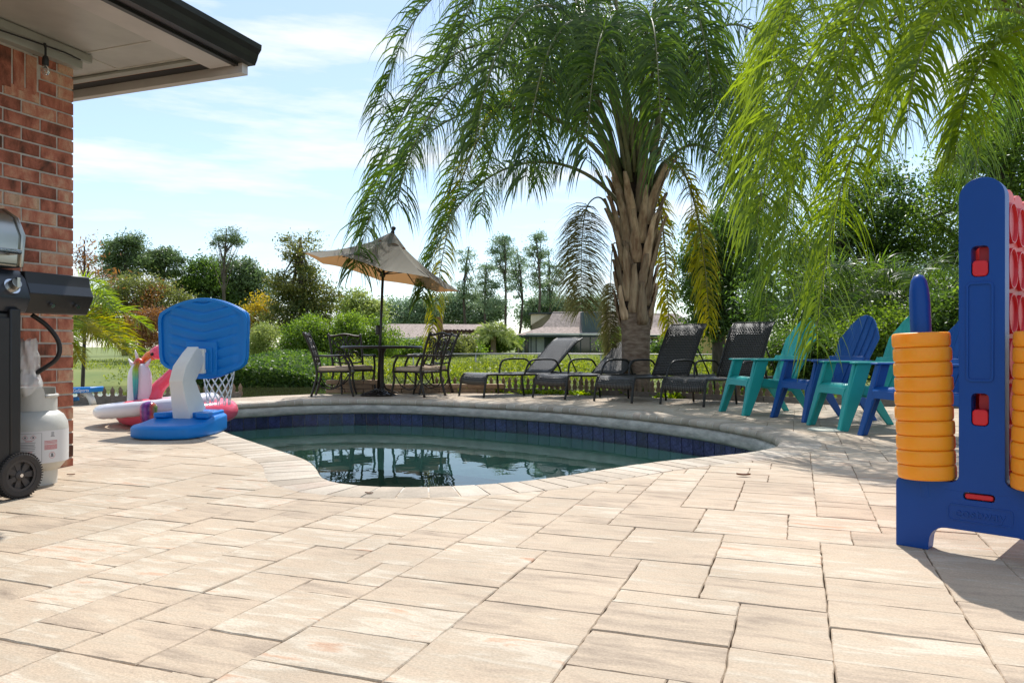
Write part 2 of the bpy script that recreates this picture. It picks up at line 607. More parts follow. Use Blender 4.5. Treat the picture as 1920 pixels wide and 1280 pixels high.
# ---- patio pavers: random ashlar laid parallel to the house wall
MOD = 0.108
GI, GJ = 160, 134
occ = np.zeros((GI, GJ), bool)
pc = random.Random(5)
def p2w(i, j):        # grid corner -> deck position
    return Vector((-1.6, 5.4, 0)) + N * ((i - GI / 2) * MOD) + U * ((j - GJ / 2) * MOD)
cells = []
shapes = [(3, 2), (2, 3), (2, 2), (2, 1), (1, 2), (1, 1)]
for j in range(GJ):
    for i in range(GI):
        if occ[i, j]: continue
        order = pc.choices(shapes[:4], weights=(0.42, 0.18, 0.25, 0.15), k=1) + [(2, 2), (2, 1), (1, 2), (1, 1)]
        for w, h in order:
            if i + w <= GI and j + h <= GJ and not occ[i:i + w, j:j + h].any():
                # avoid leaving a one-cell sliver beside the piece
                if (w, h) in order[:1] and i + w < GI - 1 and not occ[i + w, j] and occ[i + w + 1, j] and w == 2 and i + 3 <= GI and not occ[i:i + 3, j:j + h].any():
                    w = 3
                occ[i:i + w, j:j + h] = True
                cells.append((i, j, w, h))
                break
mid_cop = offset(pool, 0.15)
out_cop = offset(pool, 0.285)
def clip_half(poly, p, nrm):
    """keep the side nrm points to"""
    out = []
    for i in range(len(poly)):
        a, b = poly[i - 1], poly[i]
        da, db = (a - p).dot(nrm), (b - p).dot(nrm)
        if (da >= 0) != (db >= 0): out.append(a + (b - a) * (da / (da - db)))
        if db >= 0: out.append(b)
    return out
def nearest_seg(P, c, closed=True):
    best = None
    rg = range(len(P)) if closed else range(1, len(P))
    for i in rg:
        a, b = P[i - 1], P[i]
        ab = b - a
        t = max(0, min(1, (c - a).dot(ab) / ab.length_squared))
        q = a + ab * t
        d = (c - q).length
        if best is None or d < best[0]: best = (d, q, ab.normalized())
    return best
pavers = []
house_corner = gp(138, 872)
for (i, j, w, h) in cells:
    g = 0.0008
    c = p2w(i + w / 2, j + h / 2)
    if c.y < 0.9 or c.y > 12 or abs(c.x) > 0.74 * c.y + 1.1: continue
    rel = c - house_corner
    if rel.dot(N) < -0.02 and rel.dot(U) < 0.02: continue
    if not inside(c, deck_poly) and nearest_seg(deck_far, c, False)[0] > 0.2: continue
    hw, hh = w * MOD / 2 - g, h * MOD / 2 - g
    jit = lambda s: pc.uniform(-s, s)
    poly = []
    corners = [(-hw, -hh), (hw, -hh), (hw, hh), (-hw, hh)]
    for k in range(4):
        a, b = corners[k], corners[(k + 1) % 4]
        for t in (0.0, 0.17, 0.33, 0.5, 0.67, 0.83):
            x, y = a[0] + (b[0] - a[0]) * t, a[1] + (b[1] - a[1]) * t
            s = 0.0022 if t else 0.003
            poly.append(c + N * (x + jit(s)) + U * (y + jit(s)))
    d, q, tt = nearest_seg(mid_cop, c)
    ins = inside(c, mid_cop)
    if ins and d > 0.25: continue
    if d < 0.26:
        poly = clip_half(poly, q, Vector((tt.y, -tt.x, 0)))
    d2, q2, t2 = nearest_seg(deck_far, c, False)
    if d2 < 0.26:
        poly = clip_half(poly, q2, Vector((t2.y, -t2.x, 0)))
    if len(poly) < 3: continue
    area = abs(sum(poly[k - 1].x * poly[k].y - poly[k].x * poly[k - 1].y for k in range(len(poly)))) / 2
    if area < 0.002: continue
    pavers.append((c, poly, area))
def paver_geo(mb, c, poly):
    cen = sum(poly, Vector()) / len(poly)
    tilt = Vector((pc.uniform(-1, 1), pc.uniform(-1, 1), 0)) * 0.0045
    dz = pc.uniform(-0.0014, 0.0014)
    if sum(poly[k - 1].x * poly[k].y - poly[k].x * poly[k - 1].y for k in range(len(poly))) < 0: poly = poly[::-1]
    n = len(poly)
    ring = lambda s, z: [Vector((p.x, p.y, 0)) + (cen - p).normalized() * s + Vector((0, 0, z + dz + tilt.dot(p - cen))) for p in poly]
    V = [p + Vector((0, 0, -0.04)) for p in poly] + ring(0.0, -0.0035) + ring(0.003, 0.0)
    Fc = [tuple(range(2 * n, 3 * n))]
    for r in range(2):
        for k in range(n):
            Fc.append((r * n + k, r * n + (k + 1) % n, (r + 1) * n + (k + 1) % n, (r + 1) * n + k))
    mb.add(V, Fc, pc.random())
def in_view(c):
    if c.y < 0.5: return False
    x = CX + c.x / c.y * F; y = CY + H / c.y * F
    return -40 < x < 1960 and 650 < y < 1310
pavers.sort(key=lambda t: -(t[2] / t[0].y ** 3) if in_view(t[0]) else 1)
rest = MB()
for k, (c, poly, area) in enumerate(pavers):
    if k < 300:
        mb = MB(); paver_geo(mb, c, poly); mb.build('paver', m_paver, patio)
    else:
        paver_geo(rest, c, poly)
o = rest.build('paver_field', m_paver, patio); o['kind'] = 'stuff'

# ---- swimming pool
WATER_Z = -0.312
pool_t = thing('swimming_pool', 'free-form in-ground pool with rounded stone coping and blue waterline tiles', 'pool', (0, 0, 0))
m_plaster = mat('pool_plaster', (0.62, 0.74, 0.69), 0.8, var=0.12, vscale=3)
m_tile = mat('glazed_tile', (0.005, 0.008, 0.045), 0.22, col2=(0.035, 0.045, 0.15), vscale=42, rand=0.35, spec=0.6, detail=6)
m_grout = mat('tile_grout', (0.52, 0.47, 0.45), 0.9)
PL = 0.0
cop_pts = resample(pool, step=0.112)
cop_out = []
npc = len(cop_pts)
nrm = []
for i in range(npc):
    t = cop_pts[(i + 1) % npc] - cop_pts[i - 1]
    nrm.append(Vector((t.y, -t.x, 0)).normalized())
prof = [(0.285, -0.045), (0.285, 0.001), (0.275, 0.004), (0.03, 0.004), (0.012, -0.002), (0.0, -0.016), (-0.004, -0.034), (0.000, -0.052), (0.010, -0.062), (0.03, -0.065)]
for i in range(npc):
    a, b = cop_pts[i], cop_pts[(i + 1) % npc]
    na, nb = nrm[i], nrm[(i + 1) % npc]
    t = (b - a).normalized() * 0.0048
    dz = pc.uniform(-0.001, 0.001)
    V = [a + na * r + t + Vector((0, 0, z + dz)) for r, z in prof] + [b + nb * r - t + Vector((0, 0, z + dz)) for r, z in prof]
    k = len(prof)
    Fc = [(q, (q + 1) % k, k + (q + 1) % k, k + q) for q in range(k)] + [tuple(reversed(range(k))), tuple(range(k, 2 * k))]
    MB().add(V, Fc, pc.random()).build('coping_stone', m_coping, pool_t, auto=40)
def ring_band(P, prof, name, material, parent):
    rows = []
    for r, z in prof:
        O = offset(P, r)
        rows.append([p + Vector((0, 0, z)) for p in O] + [O[0] + Vector((0, 0, z))])
    return MB().grid(rows[::-1]).build(name, material, parent, smooth=True)
m_joint = mat('coping_mortar', (0.62, 0.57, 0.49), 0.9, var=0.1, vscale=30)
ring_band(pool, [(0.281, -0.03), (0.281, -0.0005), (0.031, 0.0015), (0.013, -0.004), (0.002, -0.015), (-0.0015, -0.034), (0.003, -0.051), (0.03, -0.06)], 'coping_mortar', m_joint, pool_t)
ring_band(pool, [(0.2, -0.05), (0.035, -0.062), (0.014, -0.072), (-0.004, -0.09), (-0.010, -0.12), (-0.006, -0.155), (0.006, -0.174), (0.03, -0.181), (0.2, -0.183)], 'concrete_lip', m_lip, pool_t)
ring_band(pool, [(0.05, -0.15), (0.05, -0.45)], 'grout_band', m_grout, pool_t)
ring_band(pool, [(0.045, -0.335), (0.02, -0.36), (0.0, -1.0), (-0.35, -1.35), (-0.6, -1.4)], 'basin_wall', m_plaster, pool_t)
V = [p + Vector((0, 0, -1.395)) for p in offset(pool, -0.3)]
tri = tessellate_polygon([V])
MB().add(V, [tuple(t) for t in tri]).build('basin_floor', m_plaster, pool_t)
tl = resample(offset(pool, 0.042), step=0.155)
nt_ = len(tl)
tile_me = {}
for i in range(nt_):
    a, b = tl[i], tl[(i + 1) % nt_]
    d = (b - a); L = d.length; d.normalize()
    M = frame_mat((a + b) / 2 + Vector((0, 0, -0.257)), d, Vector((-d.y, d.x, 0)))
    key = round(L, 3)
    if key not in tile_me:
        w, h = L / 2 - 0.0042, 0.074
        me = MB().prism([(-w, -h), (w, -h), (w, h), (-w, h)], -0.008, 0.006).mesh('tile')
        me.materials.append(m_tile)
        tile_me[key] = me
    o = bpy.data.objects.new('tile', tile_me[key])
    o.matrix_world = M
    link(o, pool_t)
    o.matrix_parent_inverse = Matrix.Identity(4)
# pool ladder steps in the far right corner under water are only a pale ledge
V = [p + Vector((0, 0, WATER_Z)) for p in offset(pool, 0.046)]
tri = tessellate_polygon([V])
Fc = []
for t in tri:
    a, b, c = (V[i] for i in t)
    Fc.append(tuple(t) if (b - a).cross(c - a).z > 0 else (t[0], t[2], t[1]))
structure(MB().add(V, Fc).build('pool_water', m_poolwater))
mb = MB()
for k in range(2):
    c = gp(1330 - 14 * k, 822 + 16 * k, -0.27) + Vector((-0.10 * k, -0.25 * k, -0.02 - 0.22 * k))
    mb.box(c, (0.55, 0.25, 0.035))
mb.build('pool_step', m_plaster, pool_t)

# ---- corner of the brick house
house = thing('brick_house', 'corner of red brick house with grey eave and dark gutter at left', 'house', house_corner, UA)
HC = house_corner
# local frame: x along the wall (0 at the corner, negative towards the camera), y = -out of the wall
def hl(a, b, z): return Vector((a, -b, z))
m_mortar = mat('mortar', (0.50, 0.46, 0.40), 0.95, var=0.12, vscale=40, bump=0.5, bscale=120)
m_brick = tint_mat('brick', [(0.12, (0.09, 0.042, 0.028)), (0.30, (0.24, 0.080, 0.048)), (0.48, (0.43, 0.145, 0.090)), (0.62, (0.52, 0.235, 0.145)), (0.76, (0.60, 0.38, 0.25)), (0.9, (0.38, 0.25, 0.15))],
                   rough=0.85, bump=0.7, nscale=11, mixnoise=0.60, streak=(1.1, 1.1, 0.6), bdist=0.008)
m_frieze = mat('grey_trim_paint', (0.34, 0.35, 0.32), 0.6, var=0.08, vscale=6)
m_soffit = mat('soffit_paint', (0.44, 0.435, 0.405), 0.38, var=0.12, vscale=3, bump=0.25, bscale=9)
m_whitetrim = mat('white_trim', (0.55, 0.52, 0.50), 0.4, var=0.06, vscale=5)
m_gutter = mat('dark_gutter', (0.022, 0.022, 0.020), 0.35, metal=0.3, var=0.2, vscale=5)
m_black = mat('black_vent', (0.012, 0.011, 0.010), 0.7)
m_copper = mat('copper_strip', (0.30, 0.14, 0.06), 0.5)
WT = 2.27
mb = MB(); mb.box((-2.2, 0.10 + 0.0045, WT / 2 - 0.05), (4.389, 0.1955, WT + 0.1)); mb.build('wall_core', m_mortar, house)
BL, BH, BD, J = 0.2, 0.062, 0.095, 0.0105
brick_parts, brick_rest = [], MB()
course = BH + J
nc = int(WT / course) + 1
bk = random.Random(3)
def brick_mesh(mb, x0, x1, y0, y1, z0, z1):
    r = lambda: bk.uniform(-0.0012, 0.0012)
    e = 0.003
    V = []
    for (ex, ez, y) in ((0, 0, y1), (0, 0, y0 + e), (e, e, y0)):
        V += [(x0 + ex + r(), y + r() * .5, z0 + ez + r()), (x1 - ex + r(), y + r() * .5, z0 + ez + r()), (x1 - ex + r(), y + r() * .5, z1 - ez + r()), (x0 + ex + r(), y + r() * .5, z1 - ez + r())]
    Fc = [(8, 9, 10, 11), (3, 2, 1, 0)]
    for q in (0, 4):
        for k in range(4):
            Fc.append((q + k, q + (k + 1) % 4, q + 4 + (k + 1) % 4, q + 4 + k))
    mb.add(V, Fc, bk.random())
for c in range(nc):
    z0 = c * course - 0.02; z1 = z0 + BH
    if z1 > WT + 0.03: continue
    x = 0.0
    first = 0.0975 if c % 2 else BL
    while x > -4.3:
        L = first if x == 0 else BL
        x1, x0 = x, x - L
        x = x0 - J
        if z0 > WT - 0.235 and x1 <= -0.20: continue       # soldier course over the opening
        if z0 > WT - 0.235 and x0 < -0.215: x0 = -0.213
        y0, y1 = 0.0, BD
        if x1 == 0.0: y1 = BD if c % 2 == 0 else BL        # corner pieces show on the end face
        vis = x0 > -0.62
        if vis:
            mb = MB(); brick_mesh(mb, x0, x1, y0, y1, z0, z1); mb.build('brick', m_brick, house)
        else:
            brick_mesh(brick_rest, x0, x1, y0, y1, z0, z1)
    # second brick on the end face
    ya = (BD if c % 2 == 0 else BL) + J
    brick_mesh(brick_rest, -BD, 0.0, ya, 0.205 + (0.1 if c % 2 else 0), z0, z1)
x = -0.215
while x > -4.3:
    x1, x0 = x - J, x - J - BH
    if x0 > -0.62:
        mb = MB(); brick_mesh(mb, x0, x1, 0.0, BD, WT - 0.222, WT - 0.012); mb.build('brick', m_brick, house)
    else:
        brick_mesh(brick_rest, x0, x1, 0.0, BD, WT - 0.222, WT - 0.012)
    x = x0
o = brick_rest.build('brick_field', m_brick, house); o['kind'] = 'stuff'
# frieze, soffit, fascia, gutter
SZ = 2.36
mb = MB(); mb.box((-2.2, -0.02, (WT + SZ) / 2 + 0.012), (4.44, 0.055, SZ - WT + 0.02)); mb.build('frieze_board', m_frieze, house, bevel=0.003)
mb = MB(); mb.box((-2.2, -0.062, SZ - 0.022), (4.52, 0.03, 0.045)); mb.build('frieze_mould', m_frieze, house, bevel=0.003)
OV_U, OV_N = 0.483, 0.81
mb = MB(); mb.box((-2.0 + OV_U / 2, 0.9, SZ + 0.03), (4.0 + OV_U - 0.02, 3.4, 0.05)); mb.build('soffit', m_soffit, house)
mb = MB(); mb.box((-2.0 + OV_U / 2 - 0.02, -OV_N + 0.125, SZ - 0.012), (4.0 + OV_U - 0.09, 0.16, 0.018)); mb.build('soffit_trim', m_whitetrim, house, bevel=0.002)
mb = MB(); mb.box((OV_U - 0.02, 0.9, SZ - 0.015), (0.05, 3.45, 0.10)); mb.build('fascia', m_whitetrim, house, bevel=0.003)
mb = MB(); mb.box((OV_U - 0.085, 0.92, SZ - 0.006), (0.075, 3.2, 0.012)); mb.build('soffit_vent', m_black, house)
mb = MB(); mb.box((OV_U - 0.13, 0.92, SZ - 0.004), (0.012, 3.2, 0.012)); mb.build('vent_strip', m_copper, house)
mb = MB(); mb.box((OV_U - 0.165, 0.92, SZ - 0.008), (0.05, 3.2, 0.014)); mb.build('vent_board', m_frieze, house)
mb = MB(); mb.box((-2.0 + OV_U / 2, -OV_N + 0.03, SZ + 0.06), (4.0 + OV_U, 0.03, 0.16)); mb.build('fascia', m_gutter, house)
m_caulk = mat('caulk_bead', (0.50, 0.49, 0.45), 0.5, var=0.1, vscale=20)
for kx in range(4):       # caulked seams between soffit sheets
    mb = MB(); mb.box((0.02 - kx * 1.2, -0.36, SZ + 0.004), (0.014, 0.56, 0.006)); mb.build('soffit_seam', m_caulk, house, bevel=0.002)
mb = MB(); mb.box((0.285, -0.35, SZ + 0.004), (0.014, 0.66, 0.006)); mb.build('soffit_seam', m_caulk, house, bevel=0.002)
mb = MB(); mb.box((0.147, -0.027, SZ + 0.004), (0.264, 0.013, 0.006)); mb.build('soffit_seam', m_caulk, house, bevel=0.002)
gprof = [(0.0, 0.0), (-0.07, 0.0), (-0.085, 0.03), (-0.095, 0.06), (-0.115, 0.085), (-0.118, 0.115), (-0.108, 0.12), (-0.104, 0.11), (-0.10, 0.09), (0.0, 0.10)]
Mg = Matrix(((0, 0, 1, 0), (1, 0, 0, -OV_N + 0.015), (0, 1, 0, SZ - 0.005), (0, 0, 0, 1)))
mb = MB(); mb.prism(gprof, -4.0, OV_U + 0.02, Mg); mb.build('gutter', m_gutter, house)
m_shingle = mat('shingle_roof', (0.12, 0.095, 0.08), 0.9, var=0.3, vscale=20, bump=0.6, bscale=60)
e, s = OV_U, -OV_N
rv = [(-4.0, s, SZ + 0.13), (e, s, SZ + 0.13), (e, 2.6, SZ + 0.13), (e - 1.7, 0.9, SZ + 0.78), (-4.0, 0.9, SZ + 0.78), (-4.0, 2.6, SZ + 0.13),
      (-4.0, s, SZ + 0.065), (e, s, SZ + 0.065), (e, 2.6, SZ + 0.065), (-4.0, 2.6, SZ + 0.065)]
MB().add(rv, [(0, 1, 3, 4), (1, 2, 3), (2, 5, 4, 3), (0, 6, 7, 1), (1, 7, 8, 2), (9, 8, 7, 6), (0, 4, 5, 9, 6), (2, 8, 9, 5)]).build('roof', m_shingle, house)
# string light along the frieze
m_cable = mat('black_cable', (0.012, 0.012, 0.012), 0.55)
m_bulb, n_, l_, p_ = new_mat('clear_bulb')
p_.inputs['Transmission Weight'].default_value = 0.9; p_.inputs['Roughness'].default_value = 0.05; p_.inputs['Base Color'].default_value = (0.9, 0.88, 0.82, 1)
sl = thing('string_light', 'black string light with one clear bulb along the grey frieze board', 'string light', HC + U * -0.32 + N * 0.06, UA)
mb = MB()
mb.sweep([(-2.2, -0.01, 2.36), (-1.4, -0.02, 2.27), (-0.7, -0.02, 2.31), (-0.35, -0.02, 2.285), (-0.05, -0.028, 2.30), (0.06, -0.028, 2.305), (0.20, -0.018, 2.315), (0.305, -0.01, 2.312)], 0.0045, 6)
mb.build('cable', m_cable, sl, smooth=True)
mb = MB(); mb.sweep([(0.07, -0.028, 2.315), (0.07, -0.034, 2.29), (0.07, -0.034, 2.245)], [0.008, 0.0055, 0.006], 8)
mb.lathe([(0.001, 2.248), (0.013, 2.245), (0.017, 2.23), (0.017, 2.20), (0.014, 2.195), (0.001, 2.195)], 12, Matrix.Translation((0.07, -0.034, 0)))
mb.build('socket', m_cable, sl, auto=40)
mb = MB(); mb.lathe([(0.010, 2.197), (0.018, 2.18), (0.021, 2.165), (0.017, 2.15), (0.008, 2.143), (0.0005, 2.142)], 14, Matrix.Translation((0.07, -0.034, 0)))
mb.build('bulb', m_bulb, sl, smooth=True)

# ================================================================== OBJECTS ON THE DECK
def plastic(name, col, rough=0.38, var=0.05, spec=0.45, bump=0.06, bscale=220, coat=0.0):
    return mat(name, col, rough, var=var, vscale=3.0, spec=spec, bump=bump, bscale=bscale, coat=coat)
m_blue = plastic('blue_plastic', (0.001, 0.058, 0.29), spec=0.3)
m_hoopblue = plastic('bright_blue_plastic', (0.002, 0.19, 0.60), spec=0.35)
m_orange = plastic('orange_plastic', (1.0, 0.335, 0.012), 0.42)
m_red = plastic('red_plastic', (0.62, 0.012, 0.022), 0.4)
for m__ in (m_orange, m_red, m_blue):      # thin hollow plastic lets some light through
    b__ = m__.node_tree.nodes['Principled BSDF']
    b__.inputs['Subsurface Weight'].default_value = 0.35 if m__ is m_orange else 0.12
    b__.inputs['Subsurface Scale'].default_value = 0.06
m_teal = plastic('teal_resin', (0.014, 0.33, 0.31), 0.42, spec=0.35)
m_navy = plastic('navy_resin', (0.004, 0.075, 0.30), 0.42, spec=0.3)
m_whitepl = plastic('white_plastic', (0.80, 0.78, 0.72), 0.45, var=0.06)
m_steel = mat('stainless', (0.42, 0.41, 0.37), 0.28, metal=1.0, var=0.05, vscale=3)
m_chrome = mat('chrome', (0.7, 0.7, 0.72), 0.12, metal=1.0)
m_grill = mat('black_enamel', (0.012, 0.011, 0.011), 0.42, var=0.1, vscale=6, spec=0.5)
m_grillblue = mat('dark_slate_panel', (0.018, 0.022, 0.03), 0.33, spec=0.6)
m_tyre = mat('grey_black_rubber', (0.04, 0.034, 0.03), 0.8, bump=0.2, bscale=90)
m_rim = mat('dusty_wheel_plastic', (0.055, 0.047, 0.043), 0.7)
m_tank = mat('tank_paint', (0.55, 0.53, 0.47), 0.42, var=0.06, vscale=9, bump=0.08, bscale=60)
m_label = mat('tank_label', (0.66, 0.64, 0.62), 0.6)
m_print = mat('label_print', (0.16, 0.15, 0.15), 0.7)
m_printred = mat('label_red_print', (0.55, 0.13, 0.13), 0.7)

# ---- gas grill along the wall
GO = HC + U * -1.05 + N * 0.40
grill = thing('gas_grill', 'black gas grill with stainless lid standing against the brick wall', 'grill', GO, UA)
mb = MB(); mb.box((0, 0, 0.46), (0.52, 0.40, 0.74)); mb.build('cart', m_grill, grill, bevel=0.006)
for s in (-1, 1):
    mb = MB(); mb.box((s * 0.111, -0.206, 0.46), (0.216, 0.014, 0.70))
    d = mb.build('door', m_grill, grill, bevel=0.004)
    mb = MB(); mb.sweep([(s * 0.03, -0.214, 0.60), (s * 0.03, -0.24, 0.60), (s * 0.03, -0.24, 0.74), (s * 0.03, -0.214, 0.74)], 0.006, 8); mb.build('handle', m_chrome, d, smooth=True)
    mb = MB(); mb.box((s * 0.244, 0, 0.46), (0.05, 0.43, 0.78)); mb.build('corner_post', m_grill, grill, bevel=0.006)
Mx = Matrix(((0, 0, 1, 0), (1, 0, 0, 0), (0, 1, 0, 0), (0, 0, 0, 1)))     # profile (y, z) pushed along x
pan = [(-0.12, 0.835), (-0.19, 0.835), (-0.225, 0.90), (-0.195, 0.985), (-0.15, 1.03), (0.24, 1.03), (0.24, 0.835)]
mb = MB(); mb.prism(pan, -0.31, 0.31, Mx); mb.build('control_panel', m_grillblue, grill, bevel=0.006)
shf = [(-0.16, 0.838), (-0.205, 0.925), (-0.185, 0.975), (-0.175, 1.028), (0.22, 1.028), (0.22, 0.90), (-0.1, 0.838)]
for s in (-1, 1):
    mb = MB(); mb.prism(shf, *((0.316, 0.66) if s > 0 else (-0.66, -0.316)), Mx)
    sh = mb.build('side_shelf', m_grill, grill, bevel=0.005)
    mb = MB(); mb.prism([(-0.2065, 0.928), (-0.1875, 0.973), (-0.1835, 0.973), (-0.2025, 0.928)], *((0.32, 0.655) if s > 0 else (-0.655, -0.32)), Mx)
    mb.build('shelf_trim', m_grillblue, sh)
    for xx in (0.44, 0.575):
        p = Vector((s * xx, -0.186, 0.878))
        mb = MB(); mb.sweep([p, p + Vector((0, -0.014, -0.006))], [0.011, 0.010], 12); mb.build('bolt', m_chrome, sh, auto=40)
for xx in (-0.225, -0.075, 0.075, 0.225):
    p = Vector((xx, -0.208, 0.945))
    d = Vector((0, -0.9, 0.42)).normalized()
    mb = MB(); mb.sweep([p, p + d * 0.012], 0.036, 20); kb = mb.build('knob', m_chrome, grill, auto=40)
    mb = MB(); mb.sweep([p + d * 0.01, p + d * 0.016, p + d * 0.045], [0.026, 0.027, 0.022], 16)
    mb.box(p + d * 0.048, (0.014, 0.016, 0.044)); mb.build('grip', m_steel, kb, auto=40)
lid = [(-0.19, 1.035), (-0.205, 1.18), (-0.16, 1.265), (-0.08, 1.31), (0.06, 1.32), (0.16, 1.28), (0.2, 1.18), (0.2, 1.035)]
mb = MB(); mb.prism(lid, -0.285, 0.285, Mx); ld = mb.build('lid', m_steel, grill, bevel=0.02, seg=3)
for s in (-1, 1):
    mb = MB(); mb.prism([(y * 1.012, z + 0.004) for y, z in lid], *((0.279, 0.30) if s > 0 else (-0.30, -0.279)), Mx); mb.build('end_cap', m_steel, ld, bevel=0.006)
mb = MB(); mb.sweep([(-0.23, -0.2, 1.10), (-0.23, -0.26, 1.10), (0.23, -0.26, 1.10), (0.23, -0.2, 1.10)], 0.011, 10); mb.build('handle', m_chrome, ld, smooth=True)
def wheel(c, parent, face):
    Mw = Matrix.Translation(c) @ Matrix.Rotation(R(90), 4, 'X')
    mb = MB()
    mb.lathe([(0.072, -0.024), (0.092, -0.026), (0.10, -0.02), (0.102, 0.0), (0.10, 0.02), (0.092, 0.026), (0.072, 0.024), (0.072, -0.024)], 40, Mw)
    for k in range(52):
        w = k / 52 * 2 * math.pi
        mb.box((0, 0, 0), (0.006, 0.005, 0.050), Mw @ Matrix.Rotation(w, 4, 'Z') @ Matrix.Translation((0.1015, 0, 0)))
    wh = mb.build('wheel', m_tyre, parent, auto=40)
    mb = MB()
    mb.lathe([(0.060, -0.02), (0.0725, -0.021), (0.0725, 0.021), (0.060, 0.02)], 36, Mw)
    for k in range(7):
        w = k / 7 * 2 * math.pi
        mb.prism([(0.015, -0.008), (0.062, -0.015), (0.062, 0.015), (0.015, 0.008)], -0.012, 0.012, Mw @ Matrix.Rotation(w, 4, 'Z'))
    mb.lathe([(0.001, -0.02), (0.02, -0.02), (0.022, -0.01), (0.022, 0.016), (0.014, 0.022), (0.001, 0.02)], 20, Mw)
    mb.lathe([(0.001, 0.0), (0.062, 0.0)], 24, Mw)
    mb.build('rim', m_rim, wh, auto=40)
    mb = MB(); mb.lathe([(0.0005, 0.024), (0.008, 0.024), (0.009, 0.02)], 10, Mw); mb.build('axle_cap', m_chrome, wh)
for yy in (-0.205, 0.165):
    wheel(Vector((0.262, yy, 0.102)), grill, -1)
for yy in (-0.18, 0.16):
    mb = MB(); mb.sweep([(-0.29, yy, 0.0), (-0.29, yy, 0.02), (-0.29, yy, 0.09)], [0.028, 0.026, 0.016], 14); mb.build('foot', m_grill, grill, auto=40)
tank_c = HC + U * -0.50 + N * 0.33
tl_ = Vector(((tank_c - GO).dot(U), -(tank_c - GO).dot(N), 0))
mb = MB()
mb.sweep(catmull([(0.47, -0.02, 0.835), (0.53, -0.05, 0.78), (0.575, -0.07, 0.70), (0.57, -0.06, 0.62), (0.52, 0.02, 0.545), (tl_.x - 0.02, tl_.y, 0.49)], 7, False), 0.011, 10)
mb.build('gas_hose', m_cable, grill, smooth=True)

# ---- propane tank
tank = thing('propane_tank', 'off-white propane tank with printed label beside the grill', 'propane tank', tank_c, UA)
prof = [(0.001, 0.055), (0.07, 0.058), (0.115, 0.075), (0.145, 0.115), (0.152, 0.15), (0.152, 0.27), (0.148, 0.305), (0.13, 0.342), (0.10, 0.365), (0.055, 0.378), (0.001, 0.38)]
mb = MB(); mb.lathe(prof, 40); mb.build('cylinder', m_tank, tank, smooth=True)
mb = MB(); mb.lathe([(0.097, 0.0), (0.102, 0.0), (0.104, 0.075), (0.097, 0.075), (0.097, 0.0)], 32); mb.build('foot_ring', m_tank, tank, auto=40)
V, Fc = [], []
K = 40
for k in range(K + 1):
    w = R(-150) + k / K * R(300)
    hi = 0.475 if abs(k / K - 0.5) > 0.13 else 0.43
    for r, z in ((0.098, 0.365), (0.098, hi), (0.102, hi + 0.003), (0.102, 0.365)):
        V.append((r * math.cos(w + R(-60)), r * math.sin(w + R(-60)), z))
for k in range(K):
    for q in range(3):
        Fc.append((4 * k + q, 4 * k + q + 1, 4 * k + 4 + q + 1, 4 * k + 4 + q))
mb = MB().add(V, Fc); mb.build('collar', m_tank, tank, auto=40)
mb = MB(); mb.sweep([(0.10 * math.cos(w), 0.10 * math.sin(w), 0.437) for w in [R(-100) + R(10) * k for k in range(9)]], 0.009, 8); mb.build('collar_rim', m_tank, tank, smooth=True)
mb = MB(); mb.lathe([(0.001, 0.375), (0.02, 0.375), (0.02, 0.42), (0.028, 0.43), (0.028, 0.45), (0.001, 0.452)], 14); mb.build('valve', m_steel, tank, auto=40)
def wrap(mb, r, w0, w1, z0, z1, k=8):
    rows = [[(r * math.cos(w0 + (w1 - w0) * i / k), r * math.sin(w0 + (w1 - w0) * i / k), z) for i in range(k + 1)] for z in (z0, z1)]
    mb.grid(rows)
# label faces the camera: find the bearing of the camera in tank space
cb = math.atan2(-tank_c.y, -tank_c.x) - UA
mb = MB(); wrap(mb, 0.1526, cb - R(80), cb + R(80), 0.115, 0.272, 30); lb = mb.build('label', m_label, tank, smooth=True)
mb = MB(); mr_ = MB()
LR = 0.1532
def lab(x, z, w, h, red=False):       # x in metres along the label from its middle
    (mr_ if red else mb)
    wrap(mr_ if red else mb, LR, cb + x / LR - w / 2 / LR, cb + x / LR + w / 2 / LR, z - h / 2, z + h / 2, 4)
lab(-0.022, 0.262, 0.11, 0.0012); lab(-0.022, 0.122, 0.11, 0.0012); lab(-0.077, 0.192, 0.0012, 0.14); lab(0.033, 0.192, 0.0012, 0.14)
for k, z in enumerate((0.218, 0.209, 0.203, 0.196, 0.188, 0.180, 0.166, 0.158, 0.150, 0.140, 0.131)):
    lab(-0.03 + 0.004 * (k % 3 - 1), z, 0.082 - 0.012 * (k % 3), 0.0022)
lab(-0.02, 0.226, 0.03, 0.003, True); lab(-0.02, 0.173, 0.03, 0.003, True)
for z in (0.222, 0.216, 0.210, 0.202, 0.197, 0.192, 0.187, 0.182): lab(0.075, z, 0.062, 0.003, True)
for z in (0.262, 0.256, 0.250, 0.244): lab(0.083, z, 0.014 + 0.006 * (z < 0.247), 0.003)
for xx in (-0.036, -0.002):           # red hazard diamonds
    wc = cb + xx / LR
    for k in range(4):
        a0, a1 = k * math.pi / 2, (k + 1) * math.pi / 2
        P = []
        for rr in (0.013, 0.0112):
            P += [(wc + rr * math.cos(a0) / LR, 0.243 + rr * math.sin(a0)), (wc + rr * math.cos(a1) / LR, 0.243 + rr * math.sin(a1))]
        mr_.add([(LR * math.cos(w), LR * math.sin(w), z) for w, z in (P[0], P[1], P[3], P[2])], [(0, 1, 2, 3)])
    lab(xx, 0.243, 0.007, 0.009)
ringp = [(cb + 0.08 / LR + rr * math.cos(k * R(30)) / LR, 0.152 + rr * math.sin(k * R(30))) for k in range(12) for rr in (0.0155, 0.0138)]
